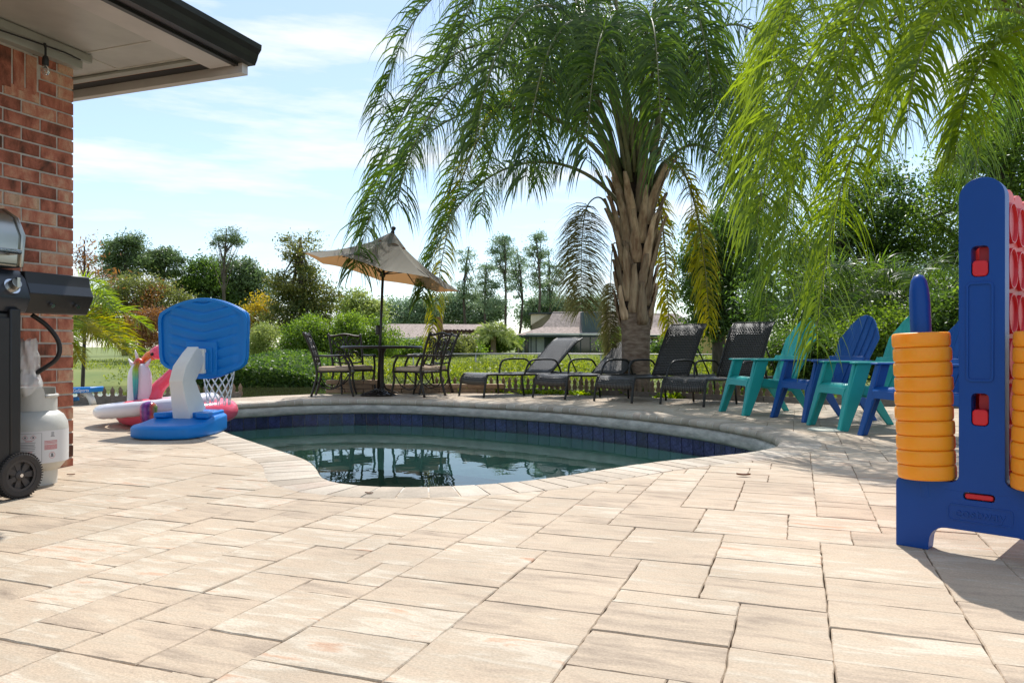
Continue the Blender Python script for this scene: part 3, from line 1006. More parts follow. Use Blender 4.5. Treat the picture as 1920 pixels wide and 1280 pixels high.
mr_.add([((LR + .0002) * math.cos(w), (LR + .0002) * math.sin(w), z) for w, z in ringp], [(2 * k, (2 * k + 2) % 24, (2 * k + 3) % 24, 2 * k + 1) for k in range(12)])
lab(0.08, 0.155, 0.010, 0.012); lab(0.08, 0.147, 0.014, 0.006)
o = mb.build('label_print', m_print, lb); o['kind'] = 'stuff'
o = mr_.build('label_red_print', m_printred, lb); o['kind'] = 'stuff'
# ---- crumpled plastic bag over the valve
m_bag, n_, l_, p_ = new_mat('clear_plastic_film')
p_.inputs['Base Color'].default_value = (0.75, 0.73, 0.70, 1); p_.inputs['Roughness'].default_value = 0.18; p_.inputs['Alpha'].default_value = 0.55
mb = MB()
rows = []
bg = random.Random(9)
for i in range(13):
    t = i / 12
    row = []
    for k in range(23):
        w = 2 * math.pi * (k % 22) / 22
        r = 0.052 - 0.016 * t + 0.015 * math.sin(t * 9) * (t < .5) + 0.010 * math.sin(5 * w + 8 * t) + 0.006 * math.sin(9 * w - 15 * t)
        row.append((r * math.cos(w), 0.7 * r * math.sin(w), 0.445 + 0.27 * t + 0.008 * math.sin(3 * w + 2 * i)))
    rows.append(row)
mb.grid(rows)
o = mb.build('plastic_bag', m_bag, None, smooth=True); o.location = tank_c + N * 0.045 - U * 0.06; o.rotation_euler = (0, 0, UA)
tag(o, 'crumpled clear plastic bag hanging over the propane tank valve', 'plastic bag')

# ---- poolside basketball hoop
def rot2(a): return Matrix.Rotation(a, 4, 'Z')
HD = Vector((0.16, 0.987, 0)); HA = math.atan2(HD.y, HD.x) - math.pi / 2      # local +y = towards the pool
hoop = thing('pool_basketball_hoop', 'blue backboard on white bent arm with weighted blue base beside the pool', 'basketball hoop', (-2.545, 5.93, 0), HA)
out = [(-0.27, -0.16), (-0.23, -0.30), (-0.10, -0.37), (0.10, -0.37), (0.23, -0.30), (0.27, -0.16), (0.25, 0.08), (0.17, 0.36), (0.10, 0.40), (-0.10, 0.40), (-0.17, 0.36), (-0.25, 0.08)]
def lerp_poly(P, k): return [(x * k, y * k) for x, y in P]
V = []; Fc = []
n = len(out)
def topz(y): return 0.145 if y > -0.05 else (0.105 if y < -0.12 else 0.125)
tiers = [(0.955, lambda y: 0.004), (1.0, lambda y: 0.02), (1.0, lambda y: topz(y) - 0.022), (0.93, lambda y: topz(y)), (0.80, lambda y: topz(y))]
for kx, zf in tiers:
    V += [(x * kx, y * kx, zf(y)) for x, y in out]
for r in range(len(tiers) - 1):
    for k in range(n):
        Fc.append((r * n + k, r * n + (k + 1) % n, (r + 1) * n + (k + 1) % n, (r + 1) * n + k))
# upper face split at the step between the wide foot and the raised front
b = (len(tiers) - 1) * n
Fc += [(b + 0, b + 1, b + 2, b + 3, b + 4, b + 5), (b + 0, b + 5, b + 6, b + 11), (b + 6, b + 7, b + 8, b + 9, b + 10, b + 11), tuple(reversed(range(n)))]
mb = MB().add(V, Fc); mb.build('base', m_hoopblue, hoop, bevel=0.012, seg=3)
# raised rim of the base around the recess
mb = MB(); mb.prism([(-0.23, -0.03), (-0.13, -0.03), (-0.10, 0.02), (0.10, 0.02), (0.13, -0.03), (0.23, -0.03), (0.15, 0.35), (-0.15, 0.35)], 0.13, 0.172); mb.build('base_ridge', m_hoopblue, hoop, bevel=0.012, seg=3)
# bent arm: deep rectangular section sweeping back then forward
armc = [(0.0, 0.10, 0.15, 0.075, 0.115), (0.0, 0.03, 0.33, 0.06, 0.095), (0.0, 0.0, 0.42, 0.055, 0.09), (0.0, 0.03, 0.475, 0.055, 0.09), (0.0, 0.13, 0.575, 0.05, 0.08), (0.0, 0.19, 0.63, 0.047, 0.07)]
V, Fc = [], []
for i, (x, y, z, w, d) in enumerate(armc):
    p = Vector((x, y, z))
    a, c = Vector(armc[max(i - 1, 0)][:3]), Vector(armc[min(i + 1, len(armc) - 1)][:3])
    t = (c - a).normalized(); s = Vector((1, 0, 0)); q = t.cross(s)
    V += [p - s * w - q * d, p + s * w - q * d, p + s * w + q * d, p - s * w + q * d]
for i in range(len(armc) - 1):
    for k in range(4):
        Fc.append((4 * i + k, 4 * i + (k + 1) % 4, 4 * i + 4 + (k + 1) % 4, 4 * i + 4 + k))
Fc += [(3, 2, 1, 0), tuple(range(4 * len(armc) - 4, 4 * len(armc)))]
mb = MB().add(V, Fc); arm = mb.build('arm', m_whitepl, hoop, bevel=0.014, seg=3)
mb = MB(); mb.box((0, 0.235, 0.565), (0.10, 0.05, 0.20)); mb.build('arm_bracket', m_whitepl, arm, bevel=0.012, seg=3)
# backboard
BW, BB, BT = 0.395, 0.42, 1.075
bo = []
for k in range(25):     # arched top
    x = -0.35 + 0.70 * k / 24
    bo.append((x, 1.075 - 0.10 * (x / 0.35) ** 2))
bo += [(0.378, 0.955), (0.392, 0.92), (0.395, 0.88), (0.385, 0.60), (0.37, 0.545), (0.33, 0.51), (0.14, 0.435), (0.06, 0.42), (-0.06, 0.42), (-0.14, 0.435), (-0.33, 0.51), (-0.37, 0.545), (-0.385, 0.60), (-0.395, 0.88), (-0.392, 0.92), (-0.378, 0.955)]
Mbb = Matrix(((1, 0, 0, 0), (0, 0, -1, 0.30), (0, 1, 0, 0), (0, 0, 0, 1)))       # (x, z) outline, depth towards the arm
mb = MB(); mb.prism(bo, -0.02, 0.012, Mbb); bbd = mb.build('backboard', m_hoopblue, hoop, bevel=0.010, seg=3)
cen = (0.0, 0.74)
inner = [(cen[0] + (x - cen[0]) * 0.925, cen[1] + (z - cen[1]) * 0.925) for x, z in bo]
rim_o = [(x, z) for x, z in bo]
mb = MB(); mb.prism([(cen[0] + (x - cen[0]) * 0.985, cen[1] + (z - cen[1]) * 0.985) for x, z in bo], 0.010, 0.03, Mbb, holes=[[(cen[0] + (x - cen[0]) * 0.915, cen[1] + (z - cen[1]) * 0.915) for x, z in bo]])
mb.build('raised_rim', m_hoopblue, bbd, bevel=0.006)
# moulded chevron waves: one pressed sheet inside the raised rim
inn = [Vector((cen[0] + (x - cen[0]) * 0.93, cen[1] + (z - cen[1]) * 0.93, 0)) for x, z in bo]
NX, NZ = 64, 84
def wave(x, z):
    ph = (z - 0.26 * math.sqrt(x * x + 0.0016)) / 0.079
    f_ = ph - math.floor(ph)
    h_ = 0.024 * (f_ ** 0.45 if f_ < 0.8 else (0.8 ** 0.45) * (1 - f_) / 0.2)
    fade = min(1, max(0, (0.315 - abs(x)) / 0.05))
    return h_ * fade
V, Fc = [], []
for j in range(NZ + 1):
    for i in range(NX + 1):
        x, z = -0.37 + 0.74 * i / NX, 0.43 + 0.63 * j / NZ
        V.append((x, 0.2885 - wave(x, z), z))
for j in range(NZ):
    for i in range(NX):
        x, z = -0.37 + 0.74 * (i + .5) / NX, 0.43 + 0.63 * (j + .5) / NZ
        if inside(Vector((x, z, 0)), inn):
            q = j * (NX + 1) + i
            Fc.append((q, q + 1, q + NX + 2, q + NX + 1))
MB().add(V, Fc).build('ribbed_sheet', m_hoopblue, bbd, smooth=True)
for s, dz in ((0.135, 0.0), (0.10, 0.012), (0.07, 0.022)):
    mb = MB(); mb.box((0, 0.272 - dz / 2, 0.585 + (s - 0.135) * .3), (s * 2, 0.03 + dz, s * 2.0)); mb.build('hub_plate', m_hoopblue, bbd, bevel=0.006)
rc = Vector((0.0, 0.52, 0.53))
m_rimred = mat('hoop_rim', (0.5, 0.1, 0.02), 0.5)
mb = MB(); mb.sweep([rc + Vector((0.14 * math.cos(w), 0.14 * math.sin(w), 0)) for w in [k * 2 * math.pi / 32 for k in range(32)]], 0.010, 8, closed=True)
mb.sweep([rc + Vector((0.05, -0.135, 0)), Vector((0.06, 0.31, 0.53))], 0.011, 8); mb.sweep([rc + Vector((-0.05, -0.135, 0)), Vector((-0.06, 0.31, 0.53))], 0.011, 8)
mb.build('rim', m_rimred, hoop, smooth=True)
m_net = mat('white_cord', (0.72, 0.71, 0.66), 0.8)
mb = MB()
NS = 12
for k in range(NS):
    for s in (-1, 1):
        P = []
        for i in range(17):
            t = i / 16
            w = (k + s * t * 3.0) * 2 * math.pi / NS
            r = 0.138 - 0.058 * t + 0.014 * t * t
            P.append(rc + Vector((r * math.cos(w), r * math.sin(w), -0.30 * t)))
        mb.sweep(P, 0.0034, 5)
for k in range(NS):
    w = k * 2 * math.pi / NS
    mb.sweep([rc + Vector((0.094 * math.cos(w + d), 0.094 * math.sin(w + d), -0.30 - e)) for d, e in ((-0.1, 0), (-0.06, 0.035), (0.06, 0.035), (0.1, 0))], 0.0034, 5)
mb.build('net', m_net, hoop, smooth=True)

# ---- inflatable pool floats
m_pink = plastic('pink_vinyl', (0.85, 0.10, 0.17), 0.25, bump=0.15, bscale=25)
m_white_v = plastic('white_vinyl', (0.74, 0.70, 0.74), 0.25, bump=0.15, bscale=25)
m_coral = plastic('coral_vinyl', (0.85, 0.24, 0.06), 0.3)
m_eye = mat('black_print', (0.01, 0.01, 0.01), 0.4)
def torus(mb, Rr, r, z, seg=48, s2=14, flat=1.0, M=None):
    M = M or Matrix.Identity(4)
    V, Fc = [], []
    for i in range(seg):
        a = 2 * math.pi * i / seg
        wr = 1 + 0.025 * math.sin(a * 23)
        for k in range(s2):
            b = 2 * math.pi * k / s2
            V.append(M @ Vector(((Rr + r * wr * math.cos(b)) * math.cos(a), (Rr + r * wr * math.cos(b)) * math.sin(a), z + r * flat * wr * math.sin(b))))
    for i in range(seg):
        for k in range(s2):
            Fc.append((i * s2 + k, ((i + 1) % seg) * s2 + k, ((i + 1) % seg) * s2 + (k + 1) % s2, i * s2 + (k + 1) % s2))
    mb.add(V, Fc)
flam = thing('flamingo_float', 'pink flamingo pool float with curved neck lying behind the hoop', 'pool float', (-2.98, 6.86, 0), 0)
mb = MB(); torus(mb, 0.40, 0.105, 0.105, flat=0.95); mb.build('ring', m_pink, flam, smooth=True)
def fl(px, py, d): return at(px, py, d) - Vector((-2.98, 6.86, 0))
neck = catmull([fl(286, 752, 7.15), fl(296, 728, 7.2), fl(318, 706, 7.2), fl(340, 684, 7.2), fl(338, 660, 7.2), fl(318, 650, 7.2), fl(300, 658, 7.2)], 6, False)
mb = MB(); mb.sweep(neck, [0.075 - 0.02 * min(1, i / 10) for i in range(len(neck))], 14); mb.build('neck', m_pink, flam, smooth=True)
hd = [fl(306, 660, 7.2), fl(296, 661, 7.2), fl(286, 664, 7.2)]
mb = MB(); mb.sweep(hd, [0.05, 0.066, 0.05], 14); hh = mb.build('head', m_pink, flam, smooth=True)
mb = MB(); mb.sweep([fl(288, 665, 7.2), fl(278, 668, 7.2), fl(270, 674, 7.2), fl(267, 679, 7.2)], [0.048, 0.042, 0.03, 0.008], 12); mb.build('beak', m_coral, flam, smooth=True)
mb = MB(); mb.lathe([(0.001, 0.004), (0.012, 0.003), (0.016, 0)], 14, frame_mat(fl(291, 664, 7.2) + Vector((0, -0.066, 0)), (1, 0, 0), (0, -1, 0))); mb.build('eye', m_eye, flam, smooth=True)

UL = Vector((-3.12, 6.78, 0.0))
uni = thing('unicorn_float', 'white unicorn pool float with rainbow mane resting on the pink float', 'pool float', UL, 0)
Mt = Matrix.Translation((0, 0, 0.165)) @ Matrix.Rotation(R(-6), 4, 'Y')
mb = MB(); torus(mb, 0.44, 0.072, 0.0, flat=0.85, M=Mt); mb.build('ring', m_white_v, uni, smooth=True)
def ul(px, py, d): return at(px, py, d) - UL
D_ = 7.12
# neck: a broad column with bulging sides; built as stacked ellipses
sec = [(262, 778, 24, .09), (262, 752, 23, .09), (262, 730, 22, .085), (262, 710, 22.5, .085), (262, 698, 21, .08), (262, 688, 16, .07), (262, 679, 9, .05)]
V, Fc = [], []
for (px, py, hw, dep) in sec:
    c = ul(px, py, D_)
    for k in range(20):
        w = 2 * math.pi * k / 20
        V.append(c + Vector((hw / F * D_ * math.cos(w), dep * math.sin(w), 0)))
for i in range(len(sec) - 1):
    for k in range(20):
        Fc.append((i * 20 + k, i * 20 + (k + 1) % 20, i * 20 + 20 + (k + 1) % 20, i * 20 + 20 + k))
Fc.append(tuple(range((len(sec) - 1) * 20, len(sec) * 20)))
mb = MB().add(V, Fc); mb.build('neck', m_white_v, uni, sub=1)
m_rain, n_, l_, p_ = new_mat('rainbow_vinyl')
p_.inputs['Roughness'].default_value = 0.2
tc = n_.new('ShaderNodeTexCoord'); sp = n_.new('ShaderNodeSeparateXYZ'); l_.new(tc.outputs['Generated'], sp.inputs[0])
rp = n_.new('ShaderNodeValToRGB')
for pos, c in ((0.15, (0.10, 0.05, 0.25)), (0.32, (0.02, 0.25, 0.33)), (0.6, (0.06, 0.42, 0.36)), (0.8, (0.25, 0.45, 0.03))):
    e_ = rp.color_ramp.elements.new(pos); e_.color = (*c, 1)
rp.color_ramp.elements[0].color = (0.16, 0.05, 0.2, 1); rp.color_ramp.elements[-1].color = (0.5, 0.05, 0.01, 1)
l_.new(sp.outputs['Z'], rp.inputs['Fac']); l_.new(rp.outputs['Color'], p_.inputs['Base Color'])
rows = []
for (py, hw) in ((765, 1.0), (752, 2.5), (735, 5), (715, 6.5), (700, 7), (690, 6.5), (682, 6), (676, 5)):
    c = ul(263, py, D_); hw = hw * 0.72
    rows.append([c + Vector((hw / F * D_ * x, -0.088 - 0.012 * (1 - x * x) + (0.035 if py < 690 else 0), 0)) for x in (-1, -0.6, -0.2, 0.2, 0.6, 1)])
mb = MB(); mb.grid(rows[::-1]); mb.build('mane', m_rain, uni, smooth=True, solid=0.012)
m_redv = plastic('red_vinyl', (0.6, 0.05, 0.03), 0.3)
c = ul(261, 680, D_)
mb = MB(); mb.lathe([(0.001, -0.045), (0.04, -0.025), (0.05, 0.0), (0.036, 0.03), (0.001, 0.045)], 14, Matrix.Translation(c)); mb.build('head', m_redv, uni, smooth=True)
for s in (-1, 1):
    a = ul(262 + s * 9, 690, D_); b = ul(262 + s * 21, 672, D_)
    mb = MB(); mb.sweep([a, a.lerp(b, 0.45), b], [0.02, 0.03, 0.006], 10, flat=0.6); mb.build('ear', m_white_v, uni, smooth=True)
mb = MB(); mb.sweep([ul(258, 675, D_), ul(255, 662, D_), ul(253, 655, D_)], [0.016, 0.010, 0.002], 8); mb.build('horn', m_white_v, uni, smooth=True)
m_tail, n_, l_, p_ = new_mat('striped_tail_vinyl')
p_.inputs['Roughness'].default_value = 0.15
tc = n_.new('ShaderNodeTexCoord'); sp = n_.new('ShaderNodeSeparateXYZ'); l_.new(tc.outputs['Generated'], sp.inputs[0])
rp = n_.new('ShaderNodeValToRGB'); rp.color_ramp.interpolation = 'EASE'
for pos, c in ((0.18, (0.42, 0.03, 0.16)), (0.36, (0.12, 0.03, 0.2)), (0.52, (0.24, 0.05, 0.28)), (0.68, (0.10, 0.02, 0.16)), (0.82, (0.5, 0.06, 0.05))):
    e_ = rp.color_ramp.elements.new(pos); e_.color = (*c, 1)
rp.color_ramp.elements[0].color = (0.55, 0.05, 0.1, 1); rp.color_ramp.elements[-1].color = (0.12, 0.25, 0.05, 1)
l_.new(sp.outputs['X'], rp.inputs['Fac']); l_.new(rp.outputs['Color'], p_.inputs['Base Color'])
td = 6.22
mb = MB(); mb.sweep([ul(277, 790, td), ul(278, 775, td), ul(279, 762, td), ul(280, 756, td), ul(280, 752, td)], [0.05, 0.065, 0.067, 0.05, 0.012], 16); mb.build('tail', m_tail, uni, smooth=True)

# ---- blue board on a white leg half hidden behind the wall
bx = gp(150, 758)
brd = thing('blue_toy_board', 'blue lettered toy board on a white leg half hidden behind brick wall', 'pool toy', (bx.x, bx.y, 0), R(-8))
mb = MB(); mb.prism([(-0.30, 0.115), (0.21, 0.15), (0.225, 0.20), (0.215, 0.212), (-0.30, 0.19)], -0.12, 0.12, Matrix(((1, 0, 0, 0), (0, 0, -1, 0), (0, 1, 0, 0), (0, 0, 0, 1)))); bb_ = mb.build('board', m_hoopblue, brd, bevel=0.008)
mb = MB(); mb.sweep([(0.04, 0.0, 0.15), (0.11, 0, 0.12), (0.15, 0, 0.06), (0.17, 0, 0.0)], [0.05, 0.048, 0.045, 0.045], 10, flat=0.8); mb.build('leg', m_whitepl, brd, smooth=True)
mb = MB(); mb.box((-0.18, 0, 0.08), (0.26, 0.16, 0.05), Matrix.Rotation(R(-14), 4, 'Y')); mb.build('brace', m_hoopblue, brd, bevel=0.008)
def text_mesh(body, size, depth, name, material, parent, M):
    cu = bpy.data.curves.new(name, 'FONT')
    cu.body = body; cu.size = size; cu.extrude = depth; cu.align_x = 'CENTER'; cu.align_y = 'CENTER'
    cu.resolution_u = 3
    tmp = bpy.data.objects.new('tmp', cu); COL.objects.link(tmp)
    dg = bpy.context.evaluated_depsgraph_get()
    me = bpy.data.meshes.new_from_object(tmp.evaluated_get(dg))
    bpy.data.objects.remove(tmp); bpy.data.curves.remove(cu)
    me.name = name
    me.transform(M)
    me.materials.clear()
    return mesh_obj(name, me, material, parent)
m_lettering = mat('white_lettering', (0.75, 0.75, 0.75), 0.5)
text_mesh('GoSports', 0.052, 0.001, 'lettering', m_lettering, bb_, Matrix.Translation((0.105, -0.122, 0.172)) @ Matrix.Rotation(R(90), 4, 'X') @ Matrix.Rotation(R(2), 4, 'Z'))

# ---- giant connect-style game
PD = Vector((0.72, -0.69, 0)).normalized()      # along the end panel, to the right and nearer
GD = Vector((-PD.y, PD.x, 0))                   # along the grid, away
g0 = gp(1680, 1020)
game = thing('giant_four_in_a_row_game', 'giant blue and red disc-dropping game with orange discs on pegs', 'lawn game', g0, math.atan2(PD.y, PD.x))
# local x = along panel, y = along the grid
PW = 0.51
def rrect(x0, z0, x1, z1, r, k=4):
    P = []
    for cx_, cz_, a in ((x1 - r, z1 - r, 0), (x0 + r, z1 - r, 90), (x0 + r, z0 + r, 180), (x1 - r, z0 + r, 270)):
        P += [(cx_ + r * math.cos(R(a + 90 * i / k)), cz_ + r * math.sin(R(a + 90 * i / k))) for i in range(k + 1)]
    return P
def arcp(cx_, cz_, r, a0, a1, k=8): return [(cx_ + r * math.cos(R(a0 + (a1 - a0) * i / k)), cz_ + r * math.sin(R(a0 + (a1 - a0) * i / k))) for i in range(k + 1)]
c0, c1, ct = 0.192, 0.322, 1.225
panel = [(0.0, 0.0), (0.10, 0.0)] + arcp(0.155, 0.03, 0.052, 180, 90, 6) + arcp(PW - 0.155, 0.03, 0.052, 90, 0, 6) + [(PW - 0.10, 0.0), (PW, 0.0)] + \
    arcp(PW - 0.02, 0.215, 0.02, 0, 90, 4) + arcp(c1 + 0.025, 0.26, 0.025, 270, 180, 5) + arcp((c0 + c1) / 2, ct - 0.065, 0.065, 0, 180, 16) + arcp(c0 - 0.025, 0.26, 0.025, 0, -90, 5) + arcp(0.02, 0.215, 0.02, 90, 180, 4)
slots = [rrect(0.228, 0.905, 0.278, 1.005, 0.014), rrect(0.228, 0.425, 0.278, 0.53, 0.014), rrect(0.205, 0.183, 0.295, 0.208, 0.010)]
Mp = Matrix(((1, 0, 0, 0), (0, 0, -1, 0), (0, 1, 0, 0), (0, 0, 0, 1)))
for gy in (0.0, 1.02):
    mb = MB(); mb.prism(panel, -0.06, 0.0, Matrix.Translation((0, gy, 0)) @ Mp, holes=slots); pn = mb.build('end_panel', m_blue, game, bevel=0.007, seg=3)
    mb = MB(); mb.prism(rrect(0.214, 0.568, 0.292, 0.888, 0.014), 0.0, 0.0045, Matrix.Translation((0, gy, 0)) @ Mp, holes=[rrect(0.221, 0.575, 0.285, 0.881, 0.010)]); mb.build('recess_border', m_blue, pn, bevel=0.002)
    mb = MB(); mb.prism(rrect(0.16, 0.112, 0.345, 0.166, 0.012), 0.0, 0.0025, Matrix.Translation((0, gy, 0)) @ Mp, holes=[rrect(0.163, 0.115, 0.342, 0.163, 0.010)]); mb.build('badge_border', m_blue, pn)
    text_mesh('costway', 0.044, 0.0032, 'badge_lettering', m_blue, pn, Matrix.Translation((0.2525, gy, 0.139)) @ Matrix.Rotation(R(90), 4, 'X'))
    for za, zb in ((0.905, 0.958), (0.425, 0.478)):
        mb = MB(); mb.prism(rrect(0.2305, za + 0.002, 0.2755, zb, 0.012), -0.075, 0.001, Matrix.Translation((0, gy, 0)) @ Mp); mb.build('locking_tab', m_red, pn, bevel=0.004)
        mb = MB(); mb.prism(rrect(0.242, zb, 0.274, zb + 0.045, 0.006), -0.075, -0.04, Matrix.Translation((0, gy, 0)) @ Mp); mb.build('tab_stem', m_red, pn)
    mb = MB(); mb.prism(rrect(0.21, 0.187, 0.29, 0.2035, 0.007), -0.07, 0.0, Matrix.Translation((0, gy, 0)) @ Mp); mb.build('release_bar', m_red, pn, bevel=0.003)
    for sx, tilt in ((0.0893, -2.2), (PW - 0.0893, 1.0)):
        base = Vector((sx, gy + 0.03, 0.235))
        Mtl = Matrix.Translation(base) @ Matrix.Rotation(R(tilt), 4, 'Y')
        mb = MB(); mb.lathe([(0.033, -0.06), (0.0325, 0.60), (0.030, 0.64), (0.024, 0.672), (0.014, 0.688), (0.0005, 0.693)], 22, Mtl); mb.build('peg', m_blue, pn, smooth=True)
        for k in range(10):
            z = k * 0.0492 + 0.001
            jx, jy = bk.uniform(-.0015, .0015), bk.uniform(-.0015, .0015)
            Md = Mtl @ Matrix.Translation((jx, jy, z)) @ Matrix.Rotation(bk.uniform(0, 6), 4, 'Z')
            mb = MB(); mb.lathe([(0.036, 0.001), (0.082, 0.0), (0.0868, 0.0022), (0.0888, 0.007), (0.0895, 0.015), (0.0895, 0.034), (0.0888, 0.042), (0.0868, 0.0466), (0.082, 0.0488), (0.036, 0.048), (0.036, 0.001)], 40, Md)
            o = mb.build('game_disc', m_orange, None, auto=50)
            o.parent = game
# the grid: two pink-red sheets with round holes, red discs between them
m_board, n_, l_, p_ = new_mat('translucent_red_sheet')
p_.inputs['Base Color'].default_value = (0.75, 0.14, 0.13, 1); p_.inputs['Roughness'].default_value = 0.35  # sun glare put into the sheet colour, pinker than the discs
p_.inputs['Subsurface Weight'].default_value = 0.0
tr = n_.new('ShaderNodeBsdfTranslucent'); tr.inputs['Color'].default_value = (0.9, 0.30, 0.28, 1)
mx = n_.new('ShaderNodeMixShader'); mx.inputs['Fac'].default_value = 0.4
l_.new(p_.outputs[0], mx.inputs[1]); l_.new(tr.outputs[0], mx.inputs[2]); l_.new(mx.outputs[0], n_['Material Output'].inputs['Surface'])
cx_ = (c0 + c1) / 2
RS, CS = 0.148, 0.136
for side in (-1, 1):
    top = []
    for k in range(7):
        top += [(0.06 + (6 - k) * CS + CS / 2 + CS / 2 * math.cos(R(a)), 1.165 + 0.03 * math.sin(R(a))) for a in range(0, 180, 30)]
    outl = [(0.06, 0.275), (0.06 + 7 * CS, 0.275)] + top + [(0.06, 1.165)]
    Mb = Matrix(((0, 0, 1, cx_ + side * 0.05), (1, 0, 0, 0), (0, 1, 0, 0), (0, 0, 0, 1)))
    mb = MB(); mb.prism(outl, -0.004, 0.004, Mb); sheet = mb.build('grid_sheet', m_board, game)
    for r in range(6):
        for k in range(7):
            cy_, cz_ = 0.06 + CS * (k + 0.5), 0.345 + r * RS
            Mdisc = Matrix.Translation((cx_ + side * 0.054, cy_, cz_)) @ Matrix.Rotation(R(90) * side, 4, 'Y')
            mb = MB(); mb.lathe([(0.058, 0.0), (0.062, 0.012), (0.066, 0.012), (0.068, 0.0)], 24, Mdisc)
            mb.lathe([(0.0005, 0.003), (0.058, 0.003)], 24, Mdisc)
            mb.build('disc_ring', m_red, sheet, auto=40)
mb = MB(); mb.box((cx_, 0.06 + 3.5 * CS, 0.235), (0.12, 7 * CS, 0.05)); mb.build('bottom_bar', m_red, game, bevel=0.006)

# ---- adirondack chairs
def adirondack(label, mcol, loc, face, name='adirondack_chair'):
    """local -y is the front; chair faces `face`"""
    rz = math.atan2(face.y, face.x) + math.pi / 2
    t = thing(name, label, 'chair', loc, rz, 'adirondack chairs in a row beside the pool')
    # seat: curved board with a rolled front lip
    rows = []
    for y, z in ((-0.03, 0.318), (-0.02, 0.352), (0.0, 0.367), (0.03, 0.372), (0.10, 0.366), (0.25, 0.335), (0.42, 0.29), (0.50, 0.265)):
        w = 0.235 - 0.03 * y
        rows.append([Vector((x * w, y, z - 0.012 * (1 - x * x) * (y > 0.05))) for x in (-1, -0.5, 0, 0.5, 1)])
    mb = MB(); mb.grid(rows); mb.build('seat', mcol, t, smooth=True, solid=0.014)
    # front apron and flared front legs in one moulded frame: legs as parts, apron between
    for s in (-1, 1):
        P = [(s * 0.185, 0.285), (s * 0.205, 0.20), (s * 0.232, 0.0), (s * 0.285, 0.0), (s * 0.270, 0.25), (s * 0.255, 0.545), (s * 0.215, 0.545), (s * 0.222, 0.34), (s * 0.215, 0.335)]
        mb = MB(); mb.prism(P, -0.012, 0.012, Matrix(((1, 0, 0, 0), (0, 0, -1, -0.03), (0, 1, 0, 0), (0, 0, 0, 1))))
        # side flange gives the leg its depth, leaning back
        mb.prism([(-0.03, 0.0), (0.035, 0.0), (0.075, 0.27), (0.09, 0.545), (-0.03, 0.545), (-0.04, 0.25)], s * 0.268 - 0.011, s * 0.268 + 0.011, Mx)
        mb.v = [(x, y + 0.26 * (z - 0.3), z) for x, y, z in mb.v]
        mb.build('leg', mcol, t, bevel=0.006)
        mb = MB(); mb.prism([(0.02, 0.30), (0.42, 0.235), (0.60, 0.0), (0.665, 0.0), (0.50, 0.28), (0.45, 0.32), (0.02, 0.375)], s * 0.238 - 0.012, s * 0.238 + 0.012, Mx)
        mb.build('rear_leg', mcol, t, bevel=0.006)
        mb = MB(); mb.prism([(s * 0.205, 0.0), (s * 0.292, 0.0), (s * 0.305, 0.05), (s * 0.30, 0.36), (s * 0.265, 0.60), (s * 0.215, 0.60)], 0.542, 0.558)
        mb.build('arm', mcol, t, bevel=0.008)
    P = [(-0.205, 0.345)] + [(-0.20 + 0.03 * (1 - math.cos(R(a))), 0.24 + 0.05 * math.sin(R(a))) for a in range(0, 91, 18)] + [(0.20 - 0.03 * (1 - math.cos(R(a))), 0.24 + 0.05 * math.sin(R(a))) for a in range(90, -1, -18)] + [(0.205, 0.345)]
    mb = MB(); mb.prism(P, -0.010, 0.012, Matrix(((1, 0, 0, 0), (0, 0, -1, -0.034), (0, 1, 0, 0), (0, 0, 0, 1)))); mb.v = [(x, y + 0.26 * (z - 0.3), z) for x, y, z in mb.v]; mb.build('apron', mcol, t, bevel=0.004)
    # fan back: seven slats with a rounded crown
    p0 = Vector((0, 0.41, 0.25)); up = Vector((0, 0.40, 0.90)).normalized(); L = 0.80
    nsl = 7
    def halfw(v): return 0.20 + 0.085 * min(1, v / 0.55) if v < 0.58 else 0.285
    def edge_v(u):    # crown height at width u (-1..1)
        return L - 0.24 * (abs(u) ** 2.2)
    for k in range(nsl):
        ua, ub = -1 + 2 * k / nsl + 0.018, -1 + 2 * (k + 1) / nsl - 0.018
        A, B = [], []
        vs = [0, 0.15, 0.3, 0.45, 0.56]
        for v in vs:
            A.append((ua * halfw(v), v)); B.append((ub * halfw(v), v))
        topc = [(u * 0.285 * (1 - 0.16 * max(0, (edge_v(u) - 0.56) / 0.24) * abs(u)), edge_v(u)) for u in np.linspace(ua, ub, 5)]
        poly = A + topc + B[::-1]
        Mk = frame_mat(p0, (1, 0, 0), Vector((1, 0, 0)).cross(up))
        mb = MB(); mb.prism(poly, -0.008 - 0.006 * abs(k - 3), 0.008 - 0.006 * abs(k - 3), Mk); mb.build('back_slat', mcol, t, bevel=0.003)
    Mk = frame_mat(p0, (1, 0, 0), Vector((1, 0, 0)).cross(up))
    for v, hw in ((0.33, 0.25), (0.06, 0.20)):
        mb = MB(); mb.box((0, v, 0.034), (hw * 2, 0.05, 0.02), Mk); mb.build('back_rail', mcol, t, bevel=0.003)
    # thin backing so light does not pass the grooves
    return t
face = Vector((-0.985, -0.17, 0))
fr = Vector((0, 0, 0))
spots = [(2.34, 7.84, m_teal, 'teal resin adirondack chair farthest from the camera beside the loungers', 0.0),
         (2.67, 7.18, m_navy, 'navy blue resin adirondack chair between two teal chairs', 3.0),
         (2.71, 6.43, m_teal, 'teal resin adirondack chair between two navy chairs', -4.0),
         (2.83, 5.66, m_navy, 'navy blue resin adirondack chair nearest, behind the stacked orange discs', 2.0)]
for x, y, mc, lab_, da in spots:
    f2 = Matrix.Rotation(R(da), 3, 'Z') @ face
    adirondack(lab_, mc, (x, y, 0), f2)

